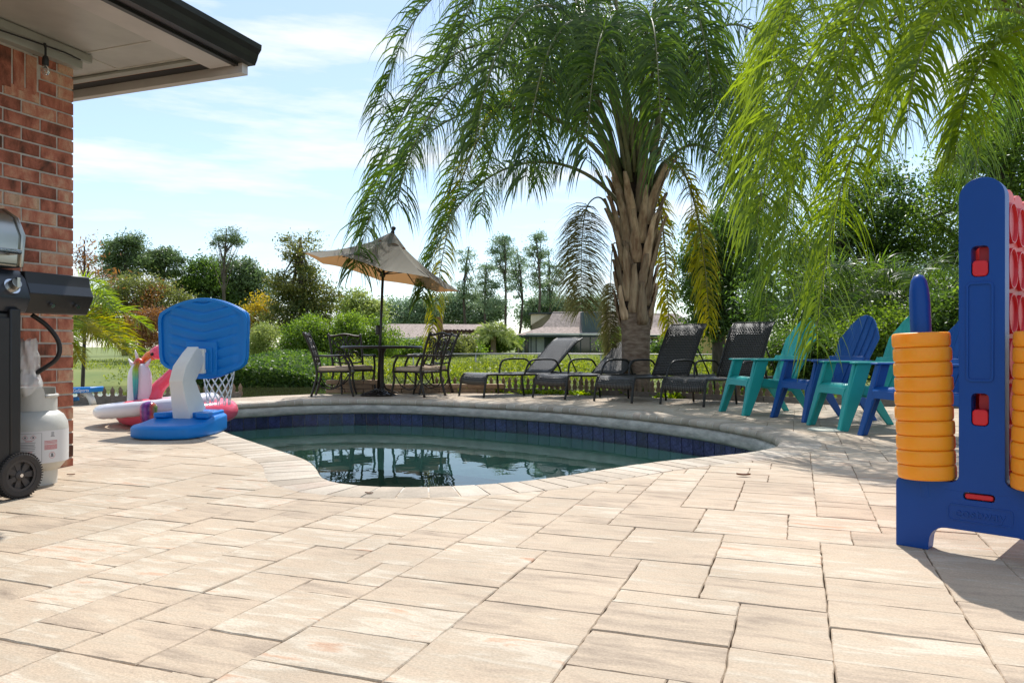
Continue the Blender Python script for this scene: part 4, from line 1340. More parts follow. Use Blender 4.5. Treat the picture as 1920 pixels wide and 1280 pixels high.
# ---- wicker sun loungers
m_wick, n_, l_, p_ = new_mat('dark_wicker')
p_.inputs['Roughness'].default_value = 0.42
tc = n_.new('ShaderNodeTexCoord')
wv = n_.new('ShaderNodeTexWave'); wv.wave_type = 'BANDS'; wv.bands_direction = 'X'; wv.inputs['Scale'].default_value = 13; wv.inputs['Distortion'].default_value = 0.6
wv2 = n_.new('ShaderNodeTexWave'); wv2.bands_direction = 'Y'; wv2.inputs['Scale'].default_value = 26; wv2.inputs['Distortion'].default_value = 0.6
l_.new(tc.outputs['Object'], wv.inputs['Vector']); l_.new(tc.outputs['Object'], wv2.inputs['Vector'])
ml = n_.new('ShaderNodeMath'); ml.operation = 'MULTIPLY'; l_.new(wv.outputs['Fac'], ml.inputs[0]); l_.new(wv2.outputs['Fac'], ml.inputs[1])
rp = n_.new('ShaderNodeValToRGB'); rp.color_ramp.elements[0].color = (0.008, 0.007, 0.006, 1); rp.color_ramp.elements[1].color = (0.17, 0.15, 0.125, 1)
l_.new(ml.outputs[0], rp.inputs['Fac']); l_.new(rp.outputs['Color'], p_.inputs['Base Color'])
bp = n_.new('ShaderNodeBump'); bp.inputs['Strength'].default_value = 1.0; bp.inputs['Distance'].default_value = 0.012
l_.new(ml.outputs[0], bp.inputs['Height']); l_.new(bp.outputs[0], p_.inputs['Normal'])
m_frame = mat('bronze_tube', (0.022, 0.020, 0.017), 0.42, metal=0.3, spec=0.5)
def lounger(label, foot, axis, recl):
    axis = axis.normalized()
    t = thing('sun_lounger', label, 'sun lounger', foot, math.atan2(axis.y, axis.x) - math.pi / 2, 'wicker sun loungers at the far side of the pool')
    W, zr, piv = 0.29, 0.30, 1.12
    rr = R(recl)
    bv = Vector((0, math.cos(rr), math.sin(rr)))
    seatp = [(0.0, 0.17), (0.005, 0.235), (0.03, 0.283), (0.075, 0.305), (0.2, 0.308), (0.45, 0.296), (0.8, 0.29), (piv, 0.295)]
    rows = [[Vector((x * W, y, z - 0.012 * (1 - x * x))) for x in np.linspace(-1, 1, 7)] for y, z in seatp]
    mb = MB(); mb.grid(rows); mb.build('seat_weave', m_wick, t, smooth=True, solid=0.016)
    rows = []
    for k in range(9):
        v = k / 8 * 0.80
        p = Vector((0, piv + 0.02, zr)) + bv * v + Vector((0, -math.sin(rr), math.cos(rr))) * (-0.05 * max(0, v - 0.62) ** 1 * 4 * (v - .62 if v > .62 else 0) * 6)
        rows.append([p + Vector((x * (W - 0.015), 0, 0)) for x in np.linspace(-1, 1, 7)])
    mb = MB(); mb.grid(rows); mb.build('back_weave', m_wick, t, smooth=True, solid=0.018)
    for s in (-1, 1):
        mb = MB(); mb.sweep(catmull([(s * (W + 0.01), -0.03, 0.0), (s * (W + 0.008), 0.0, 0.18), (s * (W + 0.005), 0.03, 0.28), (s * (W + 0.005), 0.09, 0.305), (s * (W + 0.005), 0.45, 0.295), (s * (W + 0.005), piv, 0.295), (s * (W + 0.005), 1.75, 0.295)], 6, False), 0.015, 10); mb.build('side_rail', m_frame, t, smooth=True)
        for yy, dy in ((0.62, 0.03), (1.72, 0.04)):
            mb = MB(); mb.sweep([(s * (W + 0.005), yy, 0.295), (s * (W + 0.012), yy + dy, 0.0)], 0.014, 10); mb.build('leg', m_frame, t, smooth=True)
        mb = MB(); mb.sweep(catmull([(s * (W + 0.01), 0.66, 0.29), (s * (W + 0.03), 0.70, 0.42), (s * (W + 0.04), 0.76, 0.485), (s * (W + 0.04), 0.86, 0.502), (s * (W + 0.04), 1.10, 0.502), (s * (W + 0.04), 1.20, 0.48), (s * (W + 0.03), 1.27, 0.40), (s * (W + 0.01), 1.34, 0.29)], 5, False), 0.014, 10); mb.build('arm', m_frame, t, smooth=True)
        mb = MB(); mb.sweep([rows[k][0 if s < 0 else -1] + Vector((s * 0.012, 0, 0)) for k in range(9)], 0.013, 8); mb.build('back_frame', m_frame, t, smooth=True)
        q = Vector((s * (W - 0.02), piv + 0.02, zr)) + bv * 0.45
        mb = MB(); mb.sweep([q, (s * (W - 0.02), piv + 0.55, 0.29)], 0.010, 8); mb.build('back_strut', m_frame, t, smooth=True)
    mb = MB(); mb.sweep([rows[-1][0], rows[-1][-1]], 0.013, 8); mb.build('back_frame', m_frame, t, smooth=True)
    mb = MB(); mb.sweep([(-W, 1.74, 0.29), (W, 1.74, 0.29)], 0.013, 8); mb.build('cross_bar', m_frame, t, smooth=True)
    return t
def mid(a, b): return (gp(*a) + gp(*b)) / 2
lounger('wicker lounger beside the patio table, backrest half raised', mid((866, 742), (908, 744)), Vector((0.80, 0.60, 0)), 42)
lounger('wicker lounger with the lowest reclined backrest, left of the palm trunk', mid((1003, 745), (1061, 748)), Vector((0.74, 0.67, 0)), 37)
lounger('wicker lounger with steep backrest right of the palm trunk', mid((1116, 751), (1188, 756)), Vector((0.74, 0.67, 0)), 61)
lounger('wicker lounger with steep backrest partly behind the first teal chair', mid((1245, 757), (1318, 763)), Vector((0.74, 0.67, 0)), 62)

# ---- patio table, chairs and umbrella
m_cast = mat('cast_bronze', (0.035, 0.026, 0.020), 0.42, metal=0.4, var=0.2, vscale=20)
m_cushion = mat('tan_cushion', (0.50, 0.37, 0.26), 0.9, var=0.08, vscale=30, bump=0.2, bscale=300)
TC = gp(716, 739)
table = thing('patio_table', 'round dark cast metal patio table under the umbrella', 'table', TC)
mb = MB(); mb.lathe([(0.02, 0.668), (0.54, 0.668), (0.565, 0.655), (0.578, 0.66), (0.582, 0.675), (0.57, 0.69), (0.54, 0.695), (0.02, 0.695)], 56); mb.build('table_top', m_cast, table, auto=40)
mb = MB(); mb.lathe([(0.001, 0.0), (0.045, 0.0), (0.04, 0.05), (0.028, 0.09), (0.032, 0.2), (0.028, 0.4), (0.032, 0.58), (0.07, 0.66), (0.001, 0.667)], 24); mb.build('pedestal', m_cast, table, auto=50)
for k in range(4):
    w = k * math.pi / 2 + 0.5
    d = Vector((math.cos(w), math.sin(w), 0))
    mb = MB(); mb.sweep(catmull([d * 0.03 + Vector((0, 0, 0.16)), d * 0.06 + Vector((0, 0, 0.08)), d * 0.16 + Vector((0, 0, 0.04)), d * 0.24 + Vector((0, 0, 0.012))], 5, False), [0.013] * 15 + [0.016], 8); mb.build('foot', m_cast, table, smooth=True)
def ubase(parent):
    mb = MB()
    for k in range(10):
        w = k * 2 * math.pi / 10
        d = Vector((math.cos(w), math.sin(w), 0)); s = Vector((-d.y, d.x, 0))
        mb.sweep(catmull([d * 0.04 + Vector((0, 0, 0.085)), d * 0.12 + s * 0.05 + Vector((0, 0, 0.055)), d * 0.20 - s * 0.03 + Vector((0, 0, 0.03)), d * 0.24 + Vector((0, 0, 0.012))], 4, False), 0.010, 6)
    mb.lathe([(0.001, 0.0), (0.235, 0.0), (0.245, 0.012), (0.235, 0.022), (0.20, 0.018), (0.06, 0.06), (0.05, 0.1), (0.001, 0.1)], 32)
    mb.build('base', m_cast, parent, auto=50)
umb = thing('patio_umbrella', 'tilted olive-grey patio umbrella with orange glowing underside', 'umbrella', TC + Vector((0.0, -0.32, 0)))
ubase(umb)
UO = umb.location
hub = at(718, 513, UO.y) - UO
mb = MB(); mb.sweep([(0, 0, 0.0), hub], 0.019, 12); mb.build('pole', m_cast, umb, smooth=True)
zc = 0.68 + (650 - 618) / F * UO.y
mb = MB(); mb.lathe([(0.02, zc - 0.07), (0.032, zc - 0.06), (0.034, zc), (0.03, zc + 0.05), (0.02, zc + 0.06)], 14); mb.sweep([(0.03, 0, zc + 0.02), (0.08, 0, zc + 0.02), (0.085, 0, zc + 0.035)], 0.007, 6); mb.build('crank', m_cast, umb, auto=40)
m_canvas, n_, l_, p_ = new_mat('olive_canvas')
p_.inputs['Base Color'].default_value = (0.235, 0.225, 0.18, 1); p_.inputs['Roughness'].default_value = 0.9
tr = n_.new('ShaderNodeBsdfTranslucent'); tr.inputs['Color'].default_value = (0.50, 0.25, 0.095, 1)
mx = n_.new('ShaderNodeMixShader'); mx.inputs['Fac'].default_value = 0.33
l_.new(p_.outputs[0], mx.inputs[1]); l_.new(tr.outputs[0], mx.inputs[2]); l_.new(mx.outputs[0], n_['Material Output'].inputs['Surface'])
Mc = Matrix.Translation(hub) @ Matrix.Rotation(R(13), 4, 'Y') @ Matrix.Rotation(R(-1.5), 4, 'X')
rimr, rise = 1.12, 0.53
NP = 6
def cano(w, t):          # sector angle, 0 centre .. 1 rim
    k = w / (2 * math.pi) * NP
    fr_ = k - math.floor(k)
    chord = math.cos(math.pi / NP) / math.cos((fr_ - 0.5) * 2 * math.pi / NP)
    r = rimr * t * (chord * t + (1 - t) * chord)
    sag = 0.045 * math.sin(math.pi * t) + 0.06 * t * (1 - abs(2 * fr_ - 1)) ** 1.3
    z = rise * (1 - t) ** 1.12 - sag * 0.9 + 0.02
    return Vector((r * math.cos(w), r * math.sin(w), z))
rows = []
W0 = R(12)
for i in range(13):
    t = 0.02 + 0.98 * i / 12
    rows.append([Mc @ (Matrix.Rotation(W0, 3, 'Z') @ cano(2 * math.pi * (k % 48) / 48, t)) for k in range(49)])
# each of the panels between two ribs is a part
for q in range(NP):
    sub_ = [r[q * 8:(q + 1) * 8 + 1] for r in rows]
    mb = MB(); mb.grid(sub_); mb.build('canopy_panel', m_canvas, umb, smooth=True)
mb = MB()
vent = [[Mc @ (Matrix.Rotation(W0, 3, 'Z') @ (cano(2 * math.pi * (k % 48) / 48, 0.20 * i / 4 + 0.005) + Vector((0, 0, 0.055 - 0.012 * i * (1 + 0.35 * math.sin(k * math.pi / 4)))))) for k in range(49)] for i in range(5)]
mb.grid(vent); mb.build('vent_cap', m_canvas, umb, smooth=True)
mb = MB(); mb.lathe([(0.02, rise), (0.03, rise + 0.06), (0.018, rise + 0.085), (0.032, rise + 0.11), (0.03, rise + 0.135), (0.0005, rise + 0.15)], 12, Mc); mb.build('finial', m_cast, umb, smooth=True)
mb = MB(); mb.sweep([hub, Mc @ Vector((0, 0, rise + 0.04))], 0.018, 10); mb.build('mast', m_cast, umb, smooth=True)
mb = MB(); mb.lathe([(0.02, -0.05), (0.04, -0.04), (0.04, 0.02), (0.02, 0.03)], 12, Mc); mb.build('hub', m_cast, umb, auto=40)
for q in range(NP):
    w = W0 + q * 2 * math.pi / NP
    def P_(t):
        v = cano(q * 2 * math.pi / NP + 1e-6, t); return Matrix.Rotation(W0, 3, 'Z') @ v
    mb = MB(); mb.sweep([Mc @ (P_(t) - Vector((0, 0, 0.014))) for t in (0.03, 0.3, 0.6, 0.99)], 0.008, 6)
    rb = mb.build('rib', m_cast, umb, smooth=True)
    mb = MB(); mb.sweep([Mc @ Vector((0.03 * math.cos(w), 0.03 * math.sin(w), 0)), Mc @ (P_(0.52) - Vector((0, 0, 0.02)))], 0.007, 6); mb.build('strut', m_cast, rb, smooth=True)

def patio_chair(label, c, face):
    rz = math.atan2(face.y, face.x) + math.pi / 2          # local -y is the front
    t = thing('patio_chair', label, 'chair', c, rz, 'cast metal chairs around the patio table')
    w = 0.25
    mb = MB(); mb.sweep([(-w, -0.23, 0.335), (w, -0.23, 0.335), (w * 0.92, 0.23, 0.335), (-w * 0.92, 0.23, 0.335)], 0.016, 8, closed=True); mb.box((0, 0, 0.335), (0.46, 0.42, 0.012)); mb.build('seat_frame', m_cast, t, auto=40)
    mb = MB(); mb.prism(rrect(-0.235, -0.235, 0.235, 0.215, 0.05), 0.345, 0.405); mb.build('cushion', m_cushion, t, bevel=0.022, seg=3)
    for s in (-1, 1):
        mb = MB(); mb.sweep(catmull([(s * 0.255, -0.27, 0.0), (s * 0.25, -0.235, 0.12), (s * 0.245, -0.215, 0.25), (s * 0.25, -0.225, 0.34), (s * 0.26, -0.20, 0.45), (s * 0.265, -0.14, 0.545)], 4, False), [0.014] * 3 + [0.017] * 18, 8); mb.build('leg', m_cast, t, smooth=True)
        mb = MB(); mb.sweep(catmull([(s * 0.24, 0.30, 0.0), (s * 0.235, 0.25, 0.17), (s * 0.23, 0.225, 0.33), (s * 0.235, 0.26, 0.50), (s * 0.24, 0.315, 0.68), (s * 0.245, 0.385, 0.84), (s * 0.25, 0.41, 0.87)], 4, False), 0.017, 8); mb.build('back_post', m_cast, t, smooth=True)
        mb = MB(); mb.sweep(catmull([(s * 0.27, -0.22, 0.535), (s * 0.275, -0.14, 0.56), (s * 0.27, 0.05, 0.55), (s * 0.245, 0.255, 0.555)], 5, False), 0.021, 8, flat=0.55); mb.build('arm', m_cast, t, smooth=True)
        mb = MB(); mb.sweep(catmull([(s * 0.25, -0.20, 0.30), (s * 0.25, -0.11, 0.17), (s * 0.25, 0.03, 0.10), (s * 0.25, 0.17, 0.14), (s * 0.24, 0.235, 0.25)], 5, False), 0.009, 6); mb.build('side_scroll', m_cast, t, smooth=True)
    mb = MB(); mb.sweep(catmull([(-0.245, 0.395, 0.84), (-0.16, 0.40, 0.842), (0, 0.41, 0.868), (0.16, 0.40, 0.842), (0.245, 0.395, 0.84)], 5, False), 0.017, 8); mb.build('top_rail', m_cast, t, smooth=True)
    mb = MB(); mb.sweep([(-0.23, 0.245, 0.45), (0, 0.235, 0.43), (0.23, 0.245, 0.45)], 0.012, 8); mb.build('lower_rail', m_cast, t, smooth=True)
    def bk_(x, z): return Vector((x, float(np.interp(z, (0.33, 0.5, 0.68, 0.84), (0.225, 0.26, 0.315, 0.392))), z))
    for s in (-1, 1):
        for zc_, r_ in ((0.55, 0.075), (0.72, 0.085)):
            P = [bk_(s * (0.115 + (r_ * (1 - 0.75 * k / 22)) * math.cos(k * 0.5)), zc_ + (r_ * (1 - 0.75 * k / 22)) * math.sin(k * 0.5)) for k in range(22)]
            mb = MB(); mb.sweep(P, 0.0085, 6); mb.build('back_scroll', m_cast, t, smooth=True)
        mb = MB(); mb.sweep(catmull([bk_(s * 0.03, 0.44), bk_(s * 0.02, 0.56), bk_(s * 0.045, 0.66), bk_(s * 0.015, 0.76), bk_(s * 0.05, 0.85)], 5, False), 0.010, 6); mb.build('back_splat', m_cast, t, smooth=True)
        mb = MB(); mb.sweep([bk_(s * 0.22, 0.47), bk_(s * 0.12, 0.60), bk_(s * 0.05, 0.64), bk_(s * 0.13, 0.66), bk_(s * 0.225, 0.80)], 0.007, 6); mb.build('back_lattice', m_cast, t, smooth=True)
    return t
def pc_at(px, py, d): 
    p = at(px, py, d); return Vector((p.x, d, 0))
patio_chair('cast metal patio chair left of the table, seen side on', pc_at(629, 700, 10.75), Vector((1, 0.12, 0)))
patio_chair('cast metal patio chair behind the table, back to the dark shrubs', pc_at(662, 700, 11.35), Vector((0.5, -0.86, 0)))
patio_chair('cast metal patio chair right of the table, scrolled back towards us', pc_at(783, 700, 10.65), Vector((-0.86, 0.5, 0)))
patio_chair('cast metal patio chair right of the table, the rear one', pc_at(800, 700, 11.3), Vector((-0.8, -0.6, 0)))

# ---- low picket edging and curbs between the deck and the canal
m_terra = mat('weathered_concrete', (0.27, 0.19, 0.13), 0.9, var=0.25, vscale=14, bump=0.4, bscale=70, rand=0.15)
m_curb = mat('timber_curb', (0.26, 0.21, 0.17), 0.9, var=0.2, vscale=8, bump=0.4, bscale=50, stretch=(1, 6, 6))
pk = [(-0.022, 0.0), (-0.032, 0.03), (-0.032, 0.055), (-0.016, 0.075), (-0.024, 0.10), (-0.024, 0.13), (-0.010, 0.155), (0.0, 0.178)]
pk_poly = pk + [(-x, z) for x, z in reversed(pk[:-1])]
pk_me = MB().prism(pk_poly, -0.014, 0.014, Matrix(((1, 0, 0, 0), (0, 0, -1, 0), (0, 1, 0, 0), (0, 0, 0, 1)))).mesh('picket')
pk_me.materials.append(m_terra)
def edging(label, P, z0=0.05):
    P = [Vector(p) for p in P]
    t = thing('edging_fence', label, 'edging', P[0])
    Q = resample(P, step=0.093, closed=False)
    for i, q in enumerate(Q):
        d = (Q[min(i + 1, len(Q) - 1)] - Q[max(i - 1, 0)]).normalized()
        o = bpy.data.objects.new('picket', pk_me)
        o.location = q - P[0] + Vector((0, 0, z0))
        o.rotation_euler = (0, 0, math.atan2(d.y, d.x) + bk.uniform(-.05, .05))
        link(o, t)
    mb = MB()
    for a, b in zip(P, P[1:]):
        d = (b - a); L = d.length
        mb.box((L / 2, 0, 0.0), (L, 0.07, 0.16), frame_mat(a - P[0] + Vector((0, 0, -0.025 + 0.0)), d, (0, 0, 1)))
    mb.build('curb', m_curb, t)
    return t
edging('low concrete picket edging with curb behind the loungers and palm', [(-1.15, 11.75, 0), (0.5, 11.55, 0), (1.5, 10.98, 0), (2.35, 10.36, 0), (3.2, 9.75, 0), (5.2, 8.85, 0)])
edging('low dark picket edging along the canal behind the pool floats', [(-6.4, 9.1, 0), (-5.1, 9.75, 0), (-4.1, 10.35, 0), (-3.75, 10.6, 0)], 0.0)
# stacked stone retaining wall behind the table
m_block = mat('tan_wall_block', (0.36, 0.24, 0.15), 0.9, var=0.2, vscale=9, bump=0.5, bscale=40, rand=0.2)
rw = thing('retaining_wall', 'short stacked tan stone wall ending beside the canal water', 'wall', (-2.72, 11.3, 0), R(3))
for r in range(3):
    for k in range(9 - (r == 2) * 6 ):
        L = 0.27
        mb = MB(); mb.box((0.13 + k * (L + 0.006) + 0.13 * (r % 2), bk.uniform(-.008, .008), 0.03 + r * 0.066), (L, 0.16, 0.062)); mb.build('block', m_block, rw, bevel=0.008)
# pale round skimmer lid and fallen leaves
sk = gp(1551, 806)
m_lidpl = mat('pale_lid', (0.46, 0.47, 0.38), 0.6, var=0.1, vscale=12)
mb = MB(); mb.lathe([(0.0005, 0.011), (0.06, 0.011), (0.14, 0.010), (0.150, 0.008), (0.152, 0.004), (0.155, 0.0)], 40); lo = mb.build('skimmer_lid', m_lidpl, None, auto=40); lo.location = (sk.x, sk.y, 0.002)
tag(lo, 'pale green round skimmer lid set in the deck near the chairs', 'lid')
m_dead = mat('dry_leaf', (0.16, 0.06, 0.025), 0.8)
for px, py, s, lab_ in ((1394, 893, 0.036, 'curled dry brown leaf on the pavers right of the pool'), (692, 927, 0.02, 'small dry leaf beside the near pool coping'),
                         (133, 892, 0.02, 'small dark leaf scrap on pavers near the tank')):
    p = gp(px, py)
    rows = []
    for i in range(7):
        v = -1 + 2 * i / 6
        hw = 0.42 * math.cos(v * 1.45)
        rows.append([Vector((v * s, hw * s * x, s * (0.22 * abs(x) + 0.12 * v * v) + 0.003)) for x in (-1, -0.5, 0, 0.5, 1)])
    o = MB().grid(rows).build('fallen_leaf', m_dead, None, smooth=True); o.location = (p.x, p.y, 0.003); o.rotation_euler = (0, 0, bk.uniform(-0.5, 0.5))
    tag(o, lab_, 'leaf')

# ================================================================== VEGETATION AND FAR BUILDINGS
def unit_rows(a): return a / np.maximum(1e-9, np.linalg.norm(a, axis=1, keepdims=True))

def leaf_geo(C, size, aspect=0.45, droop=0.0, up_bias=0.3, tint=None):
    """rhombic leaves at points C, random directions"""
    n = len(C)
    size = np.broadcast_to(size, (n,)) * rng.uniform(0.7, 1.35, n)
    d = rng.normal(size=(n, 3)); d[:, 2] -= droop; d = unit_rows(d)
    nn = rng.normal(size=(n, 3)); nn[:, 2] += up_bias * 3
    s = unit_rows(np.cross(d, nn))
    L = d * size[:, None]; S = s * (size * aspect)[:, None]
    V = np.stack([C - L * 0.5, C - S * 0.5 + L * 0.05, C + L * 0.5, C + S * 0.5 + L * 0.05], 1).reshape(-1, 3)
    Q = np.arange(4 * n).reshape(n, 4)
    t = rng.uniform(0, 1, n) if tint is None else np.clip(tint + rng.normal(0, 0.18, n), 0, 1)
    return V, Q, t

def clump_points(blobs, nclump, nleaf, csize, shell=0.55):
    """points gathered in clumps in and near the surface of ellipsoids"""
    blobs = np.array(blobs, float)
    vol = blobs[:, 3] * blobs[:, 4] * blobs[:, 5]
    vol = vol ** 0.8
    idx = rng.choice(len(blobs), nclump, p=vol / vol.sum())
    d = unit_rows(rng.normal(size=(nclump, 3)))
    r = shell + (1 - shell) * rng.uniform(0, 1, (nclump, 1)) ** 0.6
    cc = blobs[idx, :3] + d * r * blobs[idx, 3:6]
    ctint = rng.uniform(0.15, 0.85, nclump)
    k = rng.integers(0, nclump, nclump * nleaf)
    off = rng.normal(size=(len(k), 3)) * np.array([1, 1, 0.6])
    off *= (csize * rng.uniform(0.5, 1.25, nclump))[k][:, None] * 0.55
    return cc, cc[k] + off, ctint[k]

def limbs(mb, base, top, r, targets, seg=6):
    base, top = Vector(base), Vector(top)
    bend = Vector((rng.normal() * 0.03, rng.normal() * 0.03, 0)) * (top - base).length
    P = [base.lerp(top, t) + bend * math.sin(t * 3.1) for t in (0, 0.25, 0.5, 0.75, 1.0)]
    mb.sweep(P, [r * 1.25, r, r * 0.85, r * 0.65, r * 0.35], seg)
    for q in targets:
        q = Vector(q)
        t = rng.uniform(0.45, 0.95)
        s = base.lerp(top, t) + bend * math.sin(t * 3.1)
        m_ = s.lerp(q, 0.5) + Vector((0, 0, 0.08 * (q - s).length))
        mb.sweep(bez(s, m_, q, 6), [r * 0.42, r * 0.34, r * 0.27, r * 0.2, r * 0.14, r * 0.07], 5)

m_bark = mat('bark', (0.085, 0.065, 0.048), 0.95, var=0.35, vscale=9, bump=0.8, bscale=30, stretch=(1, 1, 0.3))
m_barkpale = mat('pale_bark', (0.16, 0.13, 0.10), 0.95, var=0.3, vscale=9, bump=0.6, bscale=30, stretch=(1, 1, 0.3))
LM = {
    'dark': leaf_mat('leaf_dark_green', (0.036, 0.073, 0.018), (0.128, 0.190, 0.040)),
    'mid': leaf_mat('leaf_mid_green', (0.064, 0.117, 0.021), (0.217, 0.290, 0.051)),
    'pine': leaf_mat('needle_green', (0.064, 0.100, 0.045), (0.154, 0.209, 0.081), trans=0.3),
    'far': leaf_mat('far_blue_green', (0.117, 0.181, 0.109), (0.236, 0.299, 0.154), trans=0.3),  # distance haze put into the leaf colour, paler and bluer
    'olive': leaf_mat('leaf_olive', (0.080, 0.094, 0.029), (0.203, 0.217, 0.065)),
    'magnolia': leaf_mat('leaf_magnolia', (0.040, 0.076, 0.021), (0.236, 0.217, 0.057), trans=0.35),
    'gold': leaf_mat('leaf_gold', (0.203, 0.174, 0.032), (0.493, 0.348, 0.072)),
    'brown': leaf_mat('leaf_russet', (0.145, 0.072, 0.032), (0.348, 0.174, 0.065), trans=0.3),
    'pale': leaf_mat('leaf_pale', (0.145, 0.189, 0.051), (0.319, 0.348, 0.123)),
    'lime': leaf_mat('leaf_lime', (0.145, 0.232, 0.022), (0.435, 0.500, 0.051), trans=0.5),
    'weed': leaf_mat('weed_green', (0.087, 0.125, 0.020), (0.290, 0.313, 0.051), trans=0.45),
}
def tree(name, label, cat, base, blobs, leaf='mid', nclump=90, nleaf=60, csize=1.0, lsize=0.3, aspect=0.5, r=0.2, top=None, nl=14, group=None, shell=0.55, trunk=True, bark=None, second=None):
    """blobs are in world metres; base is the foot of the trunk"""
    base = Vector(base)
    t = thing(name, label, cat, base, 0, group)
    nleaf = int(nleaf * 1.9); lsize = lsize * 0.74
    cc, P, tn = clump_points(blobs, nclump, nleaf, csize, shell)
    V, Q, ti = leaf_geo(P - np.array(base), lsize, aspect, tint=tn)
    mesh_obj('crown', np_mesh('crown', V, Q, ti), LM[leaf], t)
    if second:
        lf, frac = second
        cc2, P2, tn2 = clump_points(blobs, max(4, int(nclump * frac)), nleaf, csize, 0.85)
        V, Q, ti = leaf_geo(P2 - np.array(base), lsize, aspect, tint=tn2)
        mesh_obj('turning_leaves', np_mesh('turning_leaves', V, Q, ti), LM[lf], t)
    if trunk:
        top = Vector(top) if top is not None else Vector(np.mean(np.array(blobs)[:, :3], axis=0))
        mb = MB()
        sel = rng.choice(len(cc), min(nl, len(cc)), replace=False)
        limbs(mb, (0, 0, -0.15), top - base, r, [Vector(cc[i]) - base for i in sel])
        mb.build('trunk', bark or m_bark, t, smooth=True)
    return t
def blob(px, py, d, rx, ry, rdep=None):
    """ellipsoid given in photo pixels at depth d"""
    c = at(px, py, d)
    k = d / F
    return (c.x, c.y, c.z, rx * k, (rdep or (rx + ry) / 2) * k, ry * k)
def foot(px, d): return Vector(((px - CX) / F * d, d, bank_z(d)))

# ---- trees across the canal, left to right
tree('slender_tree', 'thin bare-looking tree with hanging brown pods beside the brick wall', 'tree', (-8.0, 14.2, -1.0),
     [blob(165, 470, 14.2, 20, 22), blob(150, 500, 14.2, 16, 16), blob(190, 520, 14.2, 30, 14)], 'brown', 26, 12, 0.22, 0.11, 0.28, 0.035, top=at(158, 450, 14.2), nl=12)
tree('spreading_pine', 'broad flat-topped pine farthest left behind the russet trees', 'tree', foot(235, 78),
     [blob(225, 472, 78, 34, 20), blob(250, 458, 78, 22, 13), blob(205, 492, 78, 25, 12), blob(262, 488, 78, 26, 14), blob(232, 510, 78, 36, 12)], 'pine', 60, 95, 1.0, 0.42, 0.35, 0.28, top=at(236, 455, 78), nl=16)
tree('spreading_pine', 'smaller flat-topped pine just right of the broad one', 'tree', foot(300, 80),
     [blob(300, 478, 80, 24, 16), blob(325, 492, 80, 22, 11), blob(282, 500, 80, 22, 10), blob(312, 510, 80, 30, 9)], 'pine', 42, 80, 0.9, 0.42, 0.35, 0.24, top=at(300, 468, 80), nl=14)
tree('russet_tree', 'wide olive tree with russet topmost leaves behind the small yellow palm', 'tree', foot(270, 48),
     [blob(255, 560, 48, 60, 36), blob(310, 580, 48, 50, 40), blob(215, 590, 48, 50, 40), blob(260, 535, 48, 55, 14)], 'olive', 120, 90, 0.8, 0.22, 0.45, 0.2, top=at(268, 545, 48), second=('brown', 0.3))
tree('russet_tree', 'low reddish-brown bush with bare stems left of the backboard', 'bush', foot(265, 42),
     [blob(258, 615, 42, 28, 26), blob(285, 598, 42, 22, 20), blob(290, 640, 42, 22, 20)], 'brown', 60, 70, 0.55, 0.17, 0.4, 0.1, top=at(270, 595, 42), nl=20)
tree('round_tree', 'dense dark round-headed tree behind the left of the backboard', 'tree', foot(390, 82),
     [blob(385, 525, 82, 38, 34), blob(360, 550, 82, 28, 28), blob(405, 560, 82, 40, 36)], 'dark', 100, 90, 1.2, 0.42, 0.5, 0.3, top=at(388, 505, 82))
tree('round_tree', 'dense dark round-headed tree behind the slim tall pine', 'tree', foot(455, 84),
     [blob(450, 515, 84, 34, 30), blob(475, 540, 84, 30, 34), blob(440, 560, 84, 36, 36)], 'pine', 100, 90, 1.2, 0.42, 0.5, 0.3, top=at(455, 495, 84))
tree('slim_pine', 'slim tall pine with sparse airy crown above the backboard', 'tree', foot(426, 70),
     [blob(424, 440, 70, 22, 15), blob(406, 462, 70, 18, 8), blob(442, 452, 70, 14, 9), blob(405, 485, 70, 12, 5), blob(440, 480, 70, 12, 4)], 'pine', 34, 42, 0.6, 0.30, 0.3, 0.15, top=at(425, 428, 70), nl=24)
tree('golden_tree', 'golden orange autumn tree just right of the backboard', 'tree', foot(488, 60),
     [blob(486, 585, 60, 22, 28), blob(480, 620, 60, 24, 26)], 'gold', 60, 70, 0.8, 0.26, 0.45, 0.15)
tree('magnolia_tree', 'tall ragged magnolia standing alone between backboard and umbrella', 'tree', foot(565, 52),
     [blob(545, 470, 52, 16, 32), blob(580, 475, 52, 18, 38), blob(560, 530, 52, 44, 34), blob(600, 560, 52, 36, 28), blob(530, 590, 52, 34, 40), blob(575, 605, 52, 42, 44), blob(528, 540, 52, 26, 26)],
     'magnolia', 150, 75, 0.85, 0.26, 0.45, 0.24, top=at(563, 445, 52), nl=24)
tree('pale_shrub', 'pale grey-green shrub right of the backboard edge', 'shrub', foot(497, 44),
     [blob(497, 630, 44, 26, 20), blob(490, 655, 44, 24, 14)], 'pale', 60, 70, 0.5, 0.15, 0.45, 0.07)
tree('camellia_shrub', 'large glossy green shrub behind the left patio chairs', 'shrub', foot(590, 42),
     [blob(585, 628, 42, 48, 32), blob(560, 650, 42, 36, 22), blob(610, 645, 42, 44, 28)], 'mid', 130, 80, 0.55, 0.17, 0.5, 0.12)
tree('camellia_shrub', 'large glossy green shrub right behind the umbrella pole', 'shrub', foot(675, 43),
     [blob(675, 622, 43, 50, 36), blob(650, 645, 43, 40, 30), blob(712, 640, 43, 34, 28)], 'mid', 140, 80, 0.55, 0.17, 0.5, 0.12)
tree('feathery_tree', 'light green feathery tree rising left of the umbrella pole', 'tree', foot(665, 75),
     [blob(665, 575, 75, 26, 28), blob(692, 588, 75, 28, 26)], 'pale', 70, 80, 1.0, 0.36, 0.45, 0.2)
